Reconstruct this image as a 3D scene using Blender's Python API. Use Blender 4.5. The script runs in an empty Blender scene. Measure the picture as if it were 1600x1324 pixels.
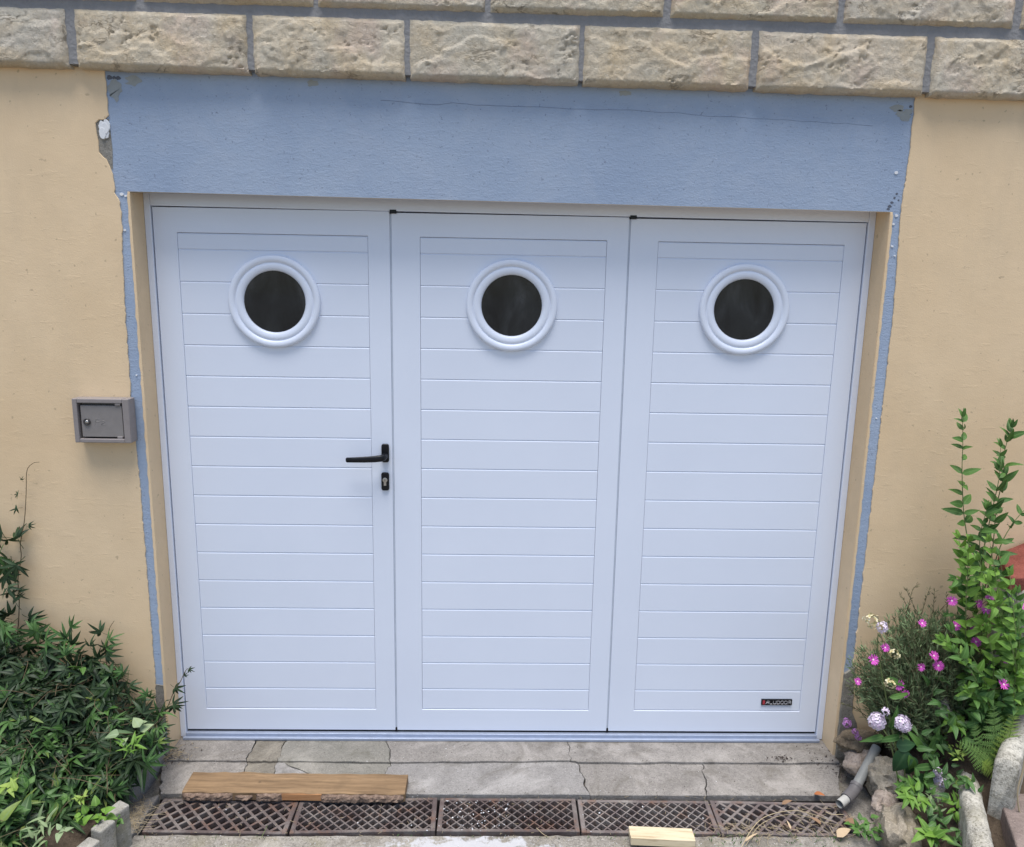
import bpy, math, random
from mathutils import Vector, Matrix, Euler, noise
R = math.radians
random.seed(11)
scene = bpy.context.scene
COL = scene.collection

# ------------------------------------------------------------------ camera, sky, sun, exposure
cam = bpy.data.cameras.new('camera')
cam.sensor_fit = 'HORIZONTAL'; cam.sensor_width = 36.0; cam.lens = 27.0
cam.clip_start = 0.05; cam.clip_end = 500
camo = bpy.data.objects.new('camera', cam); COL.objects.link(camo)
camo.location = (-0.05236, -2.63964, 1.69424)
camo.rotation_euler = (R(79.10781), R(-1.01193), R(-1.12273))
scene.camera = camo

SUN_EL, SUN_AZ = 79.0, 186.0          # overcast day, brightest part of the sky high behind the viewer
world = bpy.data.worlds.new('World'); scene.world = world; world.use_nodes = True
wn = world.node_tree.nodes; wl = world.node_tree.links
bg = wn['Background']
sky = wn.new('ShaderNodeTexSky'); sky.sky_type = 'NISHITA'; sky.sun_disc = False
sky.sun_elevation = R(SUN_EL); sky.sun_rotation = R(SUN_AZ)
sky.air_density = 1.0; sky.dust_density = 1.0; sky.ozone_density = 1.0
wl.new(sky.outputs[0], bg.inputs[0]); bg.inputs[1].default_value = 0.077
sun = bpy.data.lights.new('sun', 'SUN'); sun.energy = 2.35; sun.angle = R(38); sun.color = (1.0, 0.97, 0.93)
suno = bpy.data.objects.new('sun', sun); COL.objects.link(suno)
az = R(SUN_AZ)
sdir = Vector((math.sin(az)*math.cos(R(SUN_EL)), math.cos(az)*math.cos(R(SUN_EL)), math.sin(R(SUN_EL))))
suno.rotation_euler = (-sdir).to_track_quat('-Z', 'Y').to_euler()
suno.location = sdir*20
scene.view_settings.view_transform = 'Standard'; scene.view_settings.look = 'None'
scene.view_settings.gamma = 1.0; scene.view_settings.use_curve_mapping = False
scene.view_settings.exposure = 1.16

# ------------------------------------------------------------------ helpers
class MB:
    """collects vertices and faces, then links them as ONE mesh object"""
    def __init__(s): s.v=[]; s.f=[]; s.a=[]
    def add(s, vs, fs, att=None):
        n=len(s.v); s.v += [tuple(p) for p in vs]; s.f += [tuple(i+n for i in f) for f in fs]
        s.a += (list(att) if att is not None else [0.5]*len(vs))
    def box(s, x0,x1,y0,y1,z0,z1, M=None):
        vs=[Vector((x,y,z)) for x in (x0,x1) for y in (y0,y1) for z in (z0,z1)]
        if M is not None: vs=[M@p for p in vs]
        s.add(vs, [(0,1,3,2),(4,6,7,5),(0,4,5,1),(2,3,7,6),(0,2,6,4),(1,5,7,3)])
    def tube(s, pts, r0, r1=None, n=6, caps=True):
        pts=[Vector(p) for p in pts]; r1=r0 if r1 is None else r1; N=len(pts); vs=[]; fs=[]
        up=Vector((0.31,0.22,0.92)).normalized()
        for i,p in enumerate(pts):
            d=(pts[min(i+1,N-1)]-pts[max(i-1,0)])
            d = d.normalized() if d.length>1e-9 else Vector((0,0,1))
            a=d.cross(up)
            if a.length<1e-3: a=d.cross(Vector((1,0,0)))
            a.normalize(); b=d.cross(a); r=r0+(r1-r0)*i/max(1,N-1)
            for k in range(n):
                t=2*math.pi*k/n; vs.append(p+a*(r*math.cos(t))+b*(r*math.sin(t)))
        for i in range(N-1):
            for k in range(n):
                k2=(k+1)%n; fs.append((i*n+k,i*n+k2,(i+1)*n+k2,(i+1)*n+k))
        if caps: fs.append(tuple(range(n-1,-1,-1))); fs.append(tuple((N-1)*n+k for k in range(n)))
        s.add(vs,fs)
    def prism_xz(s, poly, y0, y1):
        """polygon in x,z (counter clockwise seen from -y) pushed from y0 (front) to y1 (back)"""
        n=len(poly); vs=[(x,y0,z) for x,z in poly]+[(x,y1,z) for x,z in poly]
        fs=[tuple(range(n)), tuple(range(2*n-1,n-1,-1))]+[(i,i+n,(i+1)%n+n,(i+1)%n) for i in range(n)]
        s.add(vs,fs)
    def prism_xy(s, poly, z0, z1):
        n=len(poly); vs=[(x,y,z1) for x,y in poly]+[(x,y,z0) for x,y in poly]
        fs=[tuple(range(n)), tuple(range(2*n-1,n-1,-1))]+[(i,i+n,(i+1)%n+n,(i+1)%n) for i in range(n)]
        s.add(vs,fs)
    def lathe_y(s, prof, cx, cz, n=64):
        """profile of (radius, y) turned about the y axis through (cx, cz)"""
        vs=[]; fs=[]; m=len(prof)
        for k in range(n):
            t=2*math.pi*k/n
            for r,y in prof: vs.append((cx+r*math.cos(t), y, cz+r*math.sin(t)))
        for k in range(n):
            k2=(k+1)%n
            for j in range(m-1): fs.append((k*m+j,k*m+j+1,k2*m+j+1,k2*m+j))
        s.add(vs,fs)
    def mesh(s, name, material=None, smooth=False):
        me=bpy.data.meshes.new(name); me.from_pydata(s.v,[],s.f)
        at=me.attributes.new('tone','FLOAT','POINT'); at.data.foreach_set('value', s.a)
        if material: me.materials.append(material)
        if smooth: me.polygons.foreach_set('use_smooth',[True]*len(me.polygons))
        me.validate(); me.update(); return me
    def build(s, name, material, parent=None, smooth=False, bevel=0, segs=2, sharp=None):
        o=bpy.data.objects.new(name, s.mesh(name, material, smooth)); COL.objects.link(o)
        if parent is not None: o.parent=parent
        if bevel:
            md=o.modifiers.new('bevel','BEVEL'); md.width=bevel; md.segments=segs; md.limit_method='ANGLE'; md.angle_limit=R(40)
        if sharp is not None:
            o.data.polygons.foreach_set('use_smooth',[True]*len(o.data.polygons)); o.data.set_sharp_from_angle(angle=R(sharp))
        return o
def link(name, me, parent=None):
    o=bpy.data.objects.new(name, me); COL.objects.link(o)
    if parent is not None: o.parent=parent
    return o
def tag(o, label=None, cat=None, group=None, kind=None):
    if label: o['label']=label
    if cat: o['category']=cat
    if group: o['group']=group
    if kind: o['kind']=kind
    return o
def thing(name, label, cat, loc=(0,0,0), group=None):
    o=bpy.data.objects.new(name, None); COL.objects.link(o); o.empty_display_size=0.05
    o.location=loc
    return tag(o,label,cat,group)
def keep(o, root):
    """parent o to root without moving it (root only translated)"""
    o.parent=root; o.location = Vector(o.location)-Vector(root.location)
    return o
def sstep(a,b,x):
    t=max(0.0,min(1.0,(x-a)/(b-a))); return t*t*(3-2*t)
def fbm(p, oct=4): return noise.fractal(Vector(p), 1.0, 2.0, oct)

# ------------------------------------------------------------------ materials
class NT:
    def __init__(s, name):
        s.m=bpy.data.materials.new(name); s.m.use_nodes=True
        s.n=s.m.node_tree.nodes; s.l=s.m.node_tree.links; s.p=s.n['Principled BSDF']
        s.tc=s.n.new('ShaderNodeTexCoord')
        s.geo=s.n.new('ShaderNodeNewGeometry')
    def noise(s, scale, detail=4, rough=.55, vec=None, stretch=None, dist=0):
        t=s.n.new('ShaderNodeTexNoise'); t.inputs['Scale'].default_value=scale; t.inputs['Detail'].default_value=detail
        t.inputs['Roughness'].default_value=rough; t.inputs['Distortion'].default_value=dist
        v=vec or s.geo.outputs['Position']
        if stretch:
            mp=s.n.new('ShaderNodeMapping'); mp.inputs['Scale'].default_value=stretch; s.l.new(v,mp.inputs[0]); v=mp.outputs[0]
        s.l.new(v,t.inputs['Vector']); return t.outputs[0]
    def voro(s, scale, feature='F1', vec=None):
        t=s.n.new('ShaderNodeTexVoronoi'); t.feature=feature; t.inputs['Scale'].default_value=scale
        s.l.new(vec or s.geo.outputs['Position'], t.inputs['Vector']); return t.outputs[0]
    def ramp(s, fac, stops):
        r=s.n.new('ShaderNodeValToRGB'); e=r.color_ramp.elements
        while len(e)<len(stops): e.new(0.5)
        for i,(p,c) in enumerate(stops):
            e[i].position=p; e[i].color=(*c,1) if isinstance(c,tuple) else (c,c,c,1)
        s.l.new(fac,r.inputs[0]); return r.outputs[0]
    def mix(s, fac, a, b, mode='MIX'):
        t=s.n.new('ShaderNodeMix'); t.data_type='RGBA'; t.blend_type=mode
        for sock,v in ((t.inputs[0],fac),(t.inputs[6],a),(t.inputs[7],b)):
            if hasattr(v,'is_linked'): s.l.new(v,sock)
            elif isinstance(v,tuple): sock.default_value=(*v,1)
            else: sock.default_value=v
        return t.outputs[2]
    def math(s, op, a, b=0.0):
        t=s.n.new('ShaderNodeMath'); t.operation=op
        for sock,v in zip(t.inputs,(a,b)):
            if hasattr(v,'is_linked'): s.l.new(v,sock)
            else: sock.default_value=v
        return t.outputs[0]
    def col(s, v):
        if hasattr(v,'is_linked'): s.l.new(v,s.p.inputs['Base Color'])
        else: s.p.inputs['Base Color'].default_value=(*v,1)
    def rough(s, v):
        if hasattr(v,'is_linked'): s.l.new(v,s.p.inputs['Roughness'])
        else: s.p.inputs['Roughness'].default_value=v
    def spec(s,v): s.p.inputs['Specular IOR Level'].default_value=v
    def bump(s, h, strength=.3, dist=.003):
        b=s.n.new('ShaderNodeBump'); b.inputs['Strength'].default_value=strength; b.inputs['Distance'].default_value=dist
        s.l.new(h,b.inputs['Height']); s.l.new(b.outputs[0],s.p.inputs['Normal'])
    def rnd(s):
        o=s.n.new('ShaderNodeObjectInfo')
        a=s.math('ADD',o.outputs['Random'],s.geo.outputs['Random Per Island'])
        return s.math('FRACT',a)
    def attr(s,name='tone'):
        a=s.n.new('ShaderNodeAttribute'); a.attribute_name=name; return a.outputs['Fac']

def m_white():
    t=NT('white_lacquer'); n=t.noise(3,3)
    t.col(t.ramp(n,[(.3,(.70,.745,.85)),(.7,(.725,.77,.875))])); t.rough(.38)
    t.bump(t.math('ADD',t.noise(420,2),t.math('MULTIPLY',t.noise(7,2),3.0)),.06,.0008); return t.m
def m_plain(name,c,r=.5,spec=.5,metal=0,bump=None):
    t=NT(name); n=t.noise(45,4)
    t.col(t.mix(n,tuple(x*.86 for x in c),tuple(min(1,x*1.14) for x in c))); t.rough(r); t.spec(spec); t.p.inputs['Metallic'].default_value=metal
    if bump: t.bump(t.noise(bump[0],4),bump[1],bump[2])
    return t.m
def m_yellow():
    t=NT('yellow_render')
    big=t.noise(1.3,4,.6); mid=t.noise(9,4,.6)
    c=t.ramp(big,[(.3,(.70,.515,.315)),(.72,(.775,.595,.39))])
    c=t.mix(t.ramp(mid,[(.35,0.0),(.75,.22)]),c,(.53,.40,.255))
    sp=t.ramp(t.noise(62,2,.5),[(.70,0.0),(.75,.6)])
    c=t.mix(sp,c,(.40,.31,.2))
    st_=t.ramp(t.noise(3.2,6,.7,stretch=(2.2,1,.5)),[(.52,0.0),(.72,.28)]); c=t.mix(st_,c,(.56,.44,.30))
    ck=t.ramp(t.voro(2.3,'DISTANCE_TO_EDGE'),[(.0,.0),(.004,.0)]) if False else None
    t.col(c); t.rough(.9); t.spec(.2)
    drag=t.noise(30,5,.6,stretch=(.75,1,1.25)); fine=t.noise(260,3)
    mk=t.ramp(t.noise(26,4,.65,stretch=(.45,1,1.6)),[(.60,0.0),(.66,1.0)])
    h=t.math('ADD',t.math('MULTIPLY',drag,.35),t.math('MULTIPLY',fine,.30)); h=t.math('ADD',h,t.math('MULTIPLY',mk,.13))
    t.bump(h,.32,.005); return t.m
def m_blue():
    t=NT('blue_paint')
    n=t.noise(2.2,4); c=t.ramp(n,[(.3,(.285,.355,.475)),(.7,(.345,.415,.525))])
    sc=t.ramp(t.noise(55,5,.7,stretch=(.5,1,1.5)),[(.57,0.0),(.70,.30)])
    c=t.mix(sc,c,(.25,.30,.42)); c=t.mix(t.ramp(t.noise(6,5,.65,dist=1.0),[(.45,0.0),(.75,.45)]),c,(.40,.45,.54))
    pk=t.ramp(t.noise(110,3,.6),[(.655,0.0),(.70,.6)]); c=t.mix(pk,c,(.15,.17,.23))
    pw=t.ramp(t.noise(63,2,.5,stretch=(1,1,1.3)),[(.735,0.0),(.77,.55)]); c=t.mix(pw,c,(.5,.55,.63))
    t.col(c); t.rough(.85); t.spec(.25)
    a=t.ramp(t.noise(48,5,.7,stretch=(.55,1,1.5)),[(.48,0.0),(.62,1.0)]); b=t.noise(170,4,.7)
    t.bump(t.math('ADD',t.math('MULTIPLY',a,.16),t.math('MULTIPLY',b,.6)),.5,.0045); return t.m
def m_stone():
    t=NT('sandstone')
    oi=t.n.new('ShaderNodeObjectInfo')
    tint=t.ramp(oi.outputs['Random'],[(0,(.58,.50,.37)),(.25,(.66,.555,.43)),(.5,(.67,.59,.465)),(.75,(.57,.515,.43)),(1,(.66,.57,.41))])
    oc=t.ramp(t.noise(4.5,5,.65,dist=.8),[(.42,0.0),(.64,.7)]); c=t.mix(oc,tint,(.62,.48,.30))
    gr=t.ramp(t.noise(8.5,5,.65,stretch=(1,1,1.4)),[(.48,0.0),(.68,.5)]); c=t.mix(gr,c,(.49,.465,.39)); pkk=t.ramp(t.noise(5.2,4,.6,stretch=(1.2,1,1)),[(.52,0.0),(.68,.5)]); c=t.mix(pkk,c,(.62,.47,.39))
    dk=t.ramp(t.noise(150,5,.75),[(.52,0.0),(.70,.5)]); c=t.mix(dk,c,(.33,.28,.21)); lt=t.ramp(t.noise(95,5,.7),[(.56,0.0),(.70,.5)]); c=t.mix(lt,c,(.80,.74,.64))
    iso=t.math('ABSOLUTE',t.math('SUBTRACT',t.noise(9,6,.65,stretch=(.8,1,1.7),dist=.5),.5)); msk=t.ramp(t.noise(11,3,.5),[(.52,0.0),(.64,.5)])
    fl=t.math('MULTIPLY',t.ramp(iso,[(.0,1.0),(.018,0.0)]),msk); c=t.mix(fl,c,(.20,.15,.10))
    t.col(c); t.rough(.95); t.spec(.15)
    h=t.math('ADD',t.noise(60,7,.75,dist=.8),t.math('MULTIPLY',t.noise(320,3),.35)); h=t.math('SUBTRACT',h,t.math('MULTIPLY',fl,.8)); t.bump(h,1.0,.008); return t.m
def m_concrete(name, a, b, spot=.25, moss=0, scale=1.0):
    t=NT(name)
    c=t.ramp(t.noise(5*scale,5,.65),[(.3,a),(.7,b)])
    c=t.mix(t.ramp(t.noise(75,5,.75),[(.5,0.0),(.68,spot*1.2)]),c,tuple(x*.62 for x in a))
    c=t.mix(t.ramp(t.noise(130,4,.7),[(.5,0.0),(.7,spot*1.6)]),c,tuple(x*.55 for x in a))
    c=t.mix(t.ramp(t.noise(190,3,.6),[(.58,0.0),(.68,.5)]),c,tuple(min(.8,x*1.55) for x in b))
    c=t.mix(t.ramp(t.noise(14,4,.6),[(.55,0.0),(.72,.45)]),c,tuple(x*.7 for x in a))
    c=t.mix(t.ramp(t.noise(3.3,6,.7,dist=1.2),[(.50,0.0),(.62,.5)]),c,tuple(min(.8,x*1.4) for x in b))
    c=t.mix(t.ramp(t.noise(4.7,6,.72,dist=1.5),[(.53,0.0),(.64,.5)]),c,tuple(x*.62*k for x,k in zip(a,(1.04,1,.9))))
    c=t.mix(t.ramp(t.noise(230,3,.6),[(.60,0.0),(.66,.55)]),c,tuple(x*.38 for x in a))
    if moss: c=t.mix(t.ramp(t.noise(9,5,.7),[(.5,0.0),(.7,moss)]),c,(.2,.18,.09))
    t.col(c); t.rough(.93); t.spec(.2)
    t.bump(t.math('ADD',t.noise(120,6,.75),t.noise(22,4)),.75,.005); return t.m
def m_leaf(name, dark, light, rib, rough=.42, trans=.12, yellow=None):
    t=NT(name); r=t.rnd()
    st=[(0,dark),(.75,light)]
    if yellow: st+= [(.93,light),(1.0,yellow)]
    c=t.ramp(r,st)
    c=t.mix(t.ramp(t.noise(60,3),[(.4,0.0),(.75,.35)]),c,tuple(x*.6 for x in dark))
    c=t.mix(t.ramp(t.attr(),[(.0,.75),(.22,0.0),(.85,0.0),(1.0,.35)]),c,rib)
    t.col(c); t.rough(rough+.12); t.spec(.28)
    t.bump(t.noise(140,3),.2,.002)
    tr=t.n.new('ShaderNodeBsdfTranslucent'); t.l.new(c,tr.inputs[0])
    mx=t.n.new('ShaderNodeMixShader'); mx.inputs[0].default_value=trans
    t.l.new(t.p.outputs[0],mx.inputs[1]); t.l.new(tr.outputs[0],mx.inputs[2])
    t.l.new(mx.outputs[0],t.n['Material Output'].inputs[0]); return t.m
def m_wood(name, a, b, knot, axis=(1,1,1), dirt=.3):
    t=NT(name)
    g=t.noise(30,5,.6,vec=t.tc.outputs['Object'],stretch=axis,dist=.6)
    c=t.ramp(g,[(.3,a),(.7,b)])
    c=t.mix(t.ramp(t.noise(11,4,.6,vec=t.tc.outputs['Object']),[(.55,0.0),(.75,dirt)]),c,knot)
    kn=t.ramp(t.voro(13,vec=t.tc.outputs['Object']),[(.02,.9),(.1,0.0)]); c=t.mix(kn,c,knot)
    c=t.mix(t.ramp(t.noise(90,4,.7,vec=t.tc.outputs['Object'],stretch=(.08,1.5,1.5)),[(.52,0.0),(.66,.55)]),c,tuple(x*.8 for x in knot))
    t.col(c); t.rough(.8); t.spec(.2); t.bump(g,.4,.002); return t.m
def m_bark():
    t=NT('bark'); c=t.ramp(t.noise(70,5,.7),[(.3,(.09,.06,.045)),(.55,(.22,.15,.11)),(.75,(.36,.27,.21))])
    t.col(c); t.rough(.95); t.bump(t.noise(60,5,.7),1.0,.008); return t.m
def m_glass():
    t=NT('porthole_glass'); t.col(t.ramp(t.noise(9,5,.6,stretch=(1.4,1,.6),dist=.8),[(.30,(.008,.010,.012)),(.55,(.022,.026,.029)),(.75,(.055,.06,.066))])); t.rough(.06)
    tr=t.n.new('ShaderNodeBsdfTransparent'); tr.inputs[0].default_value=(.45,.48,.5,1)
    mx=t.n.new('ShaderNodeMixShader'); mx.inputs[0].default_value=.2
    t.l.new(t.p.outputs[0],mx.inputs[1]); t.l.new(tr.outputs[0],mx.inputs[2]); t.l.new(mx.outputs[0],t.n['Material Output'].inputs[0])
    return t.m
def m_petal(name,a,b,core):
    t=NT(name); r=t.rnd(); c=t.mix(t.ramp(t.attr(),[(.0,1.0),(.22,1.0),(.34,0.0)]),t.mix(r,a,b),core)
    t.col(c); t.rough(.6); return t.m
WHITE=m_white(); YEL=m_yellow(); BLUE=m_blue(); STONE=m_stone()
MORTAR=m_plain('mortar',(.25,.247,.25),.95,.1,0,(90,.8,.005))
PLASTER=m_concrete('bare_plaster',(.21,.195,.17),(.30,.28,.245),.3)
CON_A=m_concrete('concrete_pale',(.205,.188,.17),(.295,.272,.248),.4)
CON_B=m_concrete('concrete_brown',(.17,.152,.125),(.245,.22,.18),.3)
CON_C=m_concrete('concrete_green',(.185,.177,.152),(.26,.242,.212),.3)
CON_D=m_concrete('concrete_smooth',(.215,.202,.19),(.30,.284,.268),.3)
CON_F=m_concrete('concrete_coarse',(.17,.155,.135),(.29,.265,.235),.6,.35)
def m_forecourt():
    m=m_concrete('forecourt_concrete',(.20,.18,.155),(.33,.305,.27),.6,.35)
    n,l=m.node_tree.nodes,m.node_tree.links; P=n['Principled BSDF']; old=P.inputs['Base Color'].links[0].from_socket
    g=n.new('ShaderNodeNewGeometry'); mp=n.new('ShaderNodeMapping'); mp.inputs['Location'].default_value=(.13*3.2,.56*13,0); mp.inputs['Scale'].default_value=(3.2,13,0)
    l.new(g.outputs['Position'],mp.inputs[0]); ln=n.new('ShaderNodeVectorMath'); ln.operation='LENGTH'; l.new(mp.outputs[0],ln.inputs[0])
    no=n.new('ShaderNodeTexNoise'); no.inputs['Scale'].default_value=26; no.inputs['Detail'].default_value=6; no.inputs['Roughness'].default_value=.7; l.new(g.outputs['Position'],no.inputs['Vector'])
    a=n.new('ShaderNodeMath'); a.operation='MULTIPLY_ADD'; l.new(no.outputs[0],a.inputs[0]); a.inputs[1].default_value=2.4; l.new(ln.outputs['Value'],a.inputs[2])
    r=n.new('ShaderNodeMapRange'); l.new(a.outputs[0],r.inputs[0]); r.inputs[1].default_value=1.75; r.inputs[2].default_value=2.0; r.inputs[3].default_value=.8; r.inputs[4].default_value=0
    mx=n.new('ShaderNodeMix'); mx.data_type='RGBA'; l.new(r.outputs[0],mx.inputs[0]); l.new(old,mx.inputs[6]); mx.inputs[7].default_value=(.50,.50,.52,1); l.new(mx.outputs[2],P.inputs['Base Color']); return m
FORE=m_forecourt()
GRANITE=m_concrete('washed_concrete',(.30,.285,.24),(.50,.475,.42),.9,.35)
EDGE=m_concrete('edging_concrete',(.24,.23,.20),(.34,.325,.29),.4,.5)
SLAB=m_concrete('brown_stone_slab',(.17,.135,.12),(.24,.19,.17),.25)
RED=m_concrete('red_floor_paint',(.19,.058,.045),(.28,.092,.07),.12)
ROCK=m_concrete('rock',(.25,.215,.165),(.40,.35,.28),.45,.4)
SOIL=m_concrete('soil',(.045,.033,.024),(.09,.068,.048),.5)
def m_iron(name,c,dust):
    t=NT(name); col=t.mix(t.noise(45,4),tuple(x*.8 for x in c),tuple(x*1.2 for x in c))
    col=t.mix(t.ramp(t.noise(7,6,.7,dist=1.0),[(.44,0.0),(.66,dust)]),col,(.30,.275,.25)); col=t.mix(t.ramp(t.noise(19,5,.7),[(.52,0.0),(.68,.6)]),col,(.17,.085,.05))
    t.col(col); t.rough(.85); t.spec(.25); t.bump(t.noise(160,5,.7),.6,.003); return t.m
IRON=m_iron('cast_iron',(.090,.068,.064),.45)
IRON_B=m_iron('weathered_iron',(.125,.10,.095),.6)
ALU=m_plain('anodised_threshold',(.36,.41,.52),.38,.5,.35)
BLACK=m_plain('black_plastic',(.005,.0055,.008),.4,.3)
STEEL=m_plain('brushed_steel',(.45,.43,.41),.35,.5,.9)
BOXM=m_plain('grey_brown_box',(.25,.222,.215),.5,.4,0,(200,.15,.001))
BOXD=m_plain('grey_brown_box_door',(.225,.205,.195),.5,.4,0,(200,.15,.001))
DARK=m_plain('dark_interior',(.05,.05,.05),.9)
PVC=m_plain('grey_pvc',(.25,.25,.235),.5,.4,0,(50,.2,.002))
PVC_D=m_plain('dark_grey_pvc',(.13,.12,.12),.5,.4)
GLASS=m_glass()
RUST=m_plain('red_emblem',(.40,.035,.05),.45)
SILVER=m_plain('silver_print',(.55,.55,.58),.4,.5,.3)
WOOD=m_wood('old_board_wood',(.15,.095,.052),(.29,.19,.105),(.09,.06,.036),(.12,1.6,1.6))
RAWWOOD=m_wood('fresh_split_wood',(.42,.20,.085),(.52,.27,.13),(.3,.13,.05),(.12,1.6,1.6),.1)
PINE=m_wood('pale_pine',(.52,.43,.28),(.64,.55,.385),(.30,.19,.09),(.14,1.3,1.3),.1)
BARK=m_bark()
STRAW=m_plain('straw',(.42,.34,.22),.85,.2)
DEAD=m_plain('dead_leaf_brown',(.24,.15,.09),.85,.2)
DEADP=m_plain('dead_leaf_pale',(.45,.34,.22),.85,.2)
RUSTLEAF=m_plain('rust_leaf',(.36,.13,.05),.8,.2)
CHIP=m_plain('white_chips',(.72,.72,.73),.8,.2)
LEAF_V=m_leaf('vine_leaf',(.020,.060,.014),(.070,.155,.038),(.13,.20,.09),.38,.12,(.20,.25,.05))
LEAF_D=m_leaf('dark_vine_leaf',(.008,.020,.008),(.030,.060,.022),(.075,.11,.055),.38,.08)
LEAF_S=m_leaf('shrub_leaf',(.040,.105,.022),(.090,.19,.040),(.13,.24,.07),.42,.15)
LEAF_B=m_leaf('bright_leaf',(.075,.17,.022),(.15,.285,.042),(.19,.32,.075),.45,.18)
LEAF_L=m_leaf('lime_leaf',(.17,.28,.045),(.27,.37,.08),(.30,.40,.12),.5,.2)
LEAF_F=m_leaf('fern_leaf',(.11,.21,.055),(.18,.30,.08),(.2,.3,.1),.5,.2)
LEAF_P=m_leaf('pale_weed_leaf',(.20,.28,.15),(.30,.38,.20),(.3,.38,.24),.5,.2)
TWIGLEAF=m_leaf('succulent_leaf',(.08,.125,.055),(.20,.27,.13),(.22,.27,.14),.55,.05)
STEMG=m_plain('green_stem',(.13,.17,.06),.6,.3)
STEMB=m_plain('brown_stem',(.13,.095,.055),.7,.3)
TWIG=m_plain('dry_twig',(.15,.145,.08),.8,.2)
MAGENTA=m_petal('magenta_petal',(.50,.045,.36),(.62,.10,.50),(.75,.6,.6))
LILAC=m_petal('lilac_petal',(.64,.54,.67),(.74,.68,.75),(.62,.48,.62))
PURPLE=m_petal('purple_petal',(.40,.15,.42),(.5,.25,.52),(.4,.1,.3))
STRAWFL=m_petal('faded_petal',(.5,.43,.2),(.6,.55,.38),(.4,.32,.1))

# ================================================================== THE SETTING
# ground sheet (with the drain trench left open), beds, apron
def ground_quad(mb,x0,x1,y0,y1,z): mb.add([(x0,y0,z),(x1,y0,z),(x1,y1,z),(x0,y1,z)],[(0,1,2,3)])
g=MB()
ground_quad(g,-60,60,-60,-1.6,-.06); ground_quad(g,-60,-1.16,-1.6,12,-.06); ground_quad(g,1.15,60,-1.6,12,-.06)
ground_quad(g,-1.16,1.15,.12,12,-.06)
tag(g.build('ground',CON_F),kind='structure')
# forecourt in front of the drain: gently uneven concrete
def sheet(name,x0,x1,y0,y1,nx,ny,zf,mat,skirt=0.1):
    mb=MB(); vs=[]; fs=[]
    for j in range(ny+1):
        for i in range(nx+1):
            x=x0+(x1-x0)*i/nx; y=y0+(y1-y0)*j/ny; vs.append((x,y,zf(x,y)))
    for j in range(ny):
        for i in range(nx):
            a=j*(nx+1)+i; fs.append((a,a+1,a+nx+2,a+nx+1))
    mb.add(vs,fs); n=len(vs)
    rim=[i for i in range(nx+1)]+[j*(nx+1)+nx for j in range(1,ny+1)]+[ny*(nx+1)+i for i in range(nx-1,-1,-1)]+[j*(nx+1) for j in range(ny-1,0,-1)]
    mb.add([(vs[i][0],vs[i][1],vs[i][2]-skirt) for i in rim],[])
    mb.f+=[(rim[k],n+k,n+(k+1)%len(rim),rim[(k+1)%len(rim)]) for k in range(len(rim))]
    return mb.build(name,mat,smooth=True,sharp=50)
tag(sheet('forecourt',-1.16,1.15,-1.6,-.503,110,50,lambda x,y:-.046+.004*fbm((x*5,y*5,1))+.003*fbm((x*22,y*22,4))-(y+.5)*.01,FORE),kind='structure')
# drain trench
mb=MB(); mb.box(-1.16,1.15,-.503,-.318,-.20,-.185); mb.box(-1.16,1.15,-.508,-.503,-.2,-.058); mb.box(-1.16,1.15,-.318,-.313,-.2,-.058)
tag(mb.build('drain_channel',m_plain('dark_drain',(.018,.015,.016),.7)),kind='structure')  # one near-black colour over the whole channel

# concrete apron: separate cracked slabs with open joints
def jag(p,q,n,amp,seed):
    out=[]; d=Vector((q[0]-p[0],q[1]-p[1])); nrm=Vector((-d.y,d.x)).normalized() if d.length>0 else Vector((0,0))
    for i in range(n):
        t=i/n; a=amp*fbm((p[0]*9+t*7+seed,p[1]*9+seed*3.1,seed),3) if i else 0
        out.append((p[0]+d.x*t+nrm.x*a,p[1]+d.y*t+nrm.y*a))
    return out
def shrink(poly,g):
    n=len(poly); c=[]
    for i in range(n):
        p0,p1,p2=[Vector(poly[(i+k)%n]) for k in (-1,0,1)]
        a=(p1-p0); b=(p2-p1)
        na=Vector((a.y,-a.x)); nb=Vector((b.y,-b.x))
        nn=(na.normalized() if na.length else na)+(nb.normalized() if nb.length else nb)
        if nn.length: nn.normalize()
        gg=g*max(.15,1+2.2*fbm((p1.x*13,p1.y*13,5),3)); c.append((p1.x-nn.x*gg,p1.y-nn.y*gg))
    return c
apron=tag(MB().build('concrete_apron',CON_A),kind='structure')
mb=MB(); mb.box(-1.16,1.15,-.313,.12,-.12,-.058); mb.build('joint_bed',m_plain('joint_dirt',(.15,.135,.115),.95),apron)
JZ=-.145
def edge(p,q,amp,seed,n=9): return jag(p,q,n,amp,seed)
V={'a0':(-1.225,.05),'a1':(-.93,.05),'a2':(-.82,.05),'a3':(-.468,.05),'a4':(.235,.05),'a5':(1.225,.05),
   'b0':(-1.225,JZ),'b1':(-.925,JZ),'b2':(-.815,JZ),'b3':(-.41,JZ-.006),'b4':(.24,JZ+.008),'b5':(1.225,JZ),
   'c0':(-1.16,-.318),'c1':(-.90,-.318),'c2':(-.81,-.318),'c3':(-.53,-.318),'c4':(-.44,-.318),'c5':(.29,-.318),'c6':(.69,-.318),'c7':(1.15,-.318),
   'b25':(-.79,JZ),'b35':(.265,JZ),'b45':(.72,JZ)}
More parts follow.
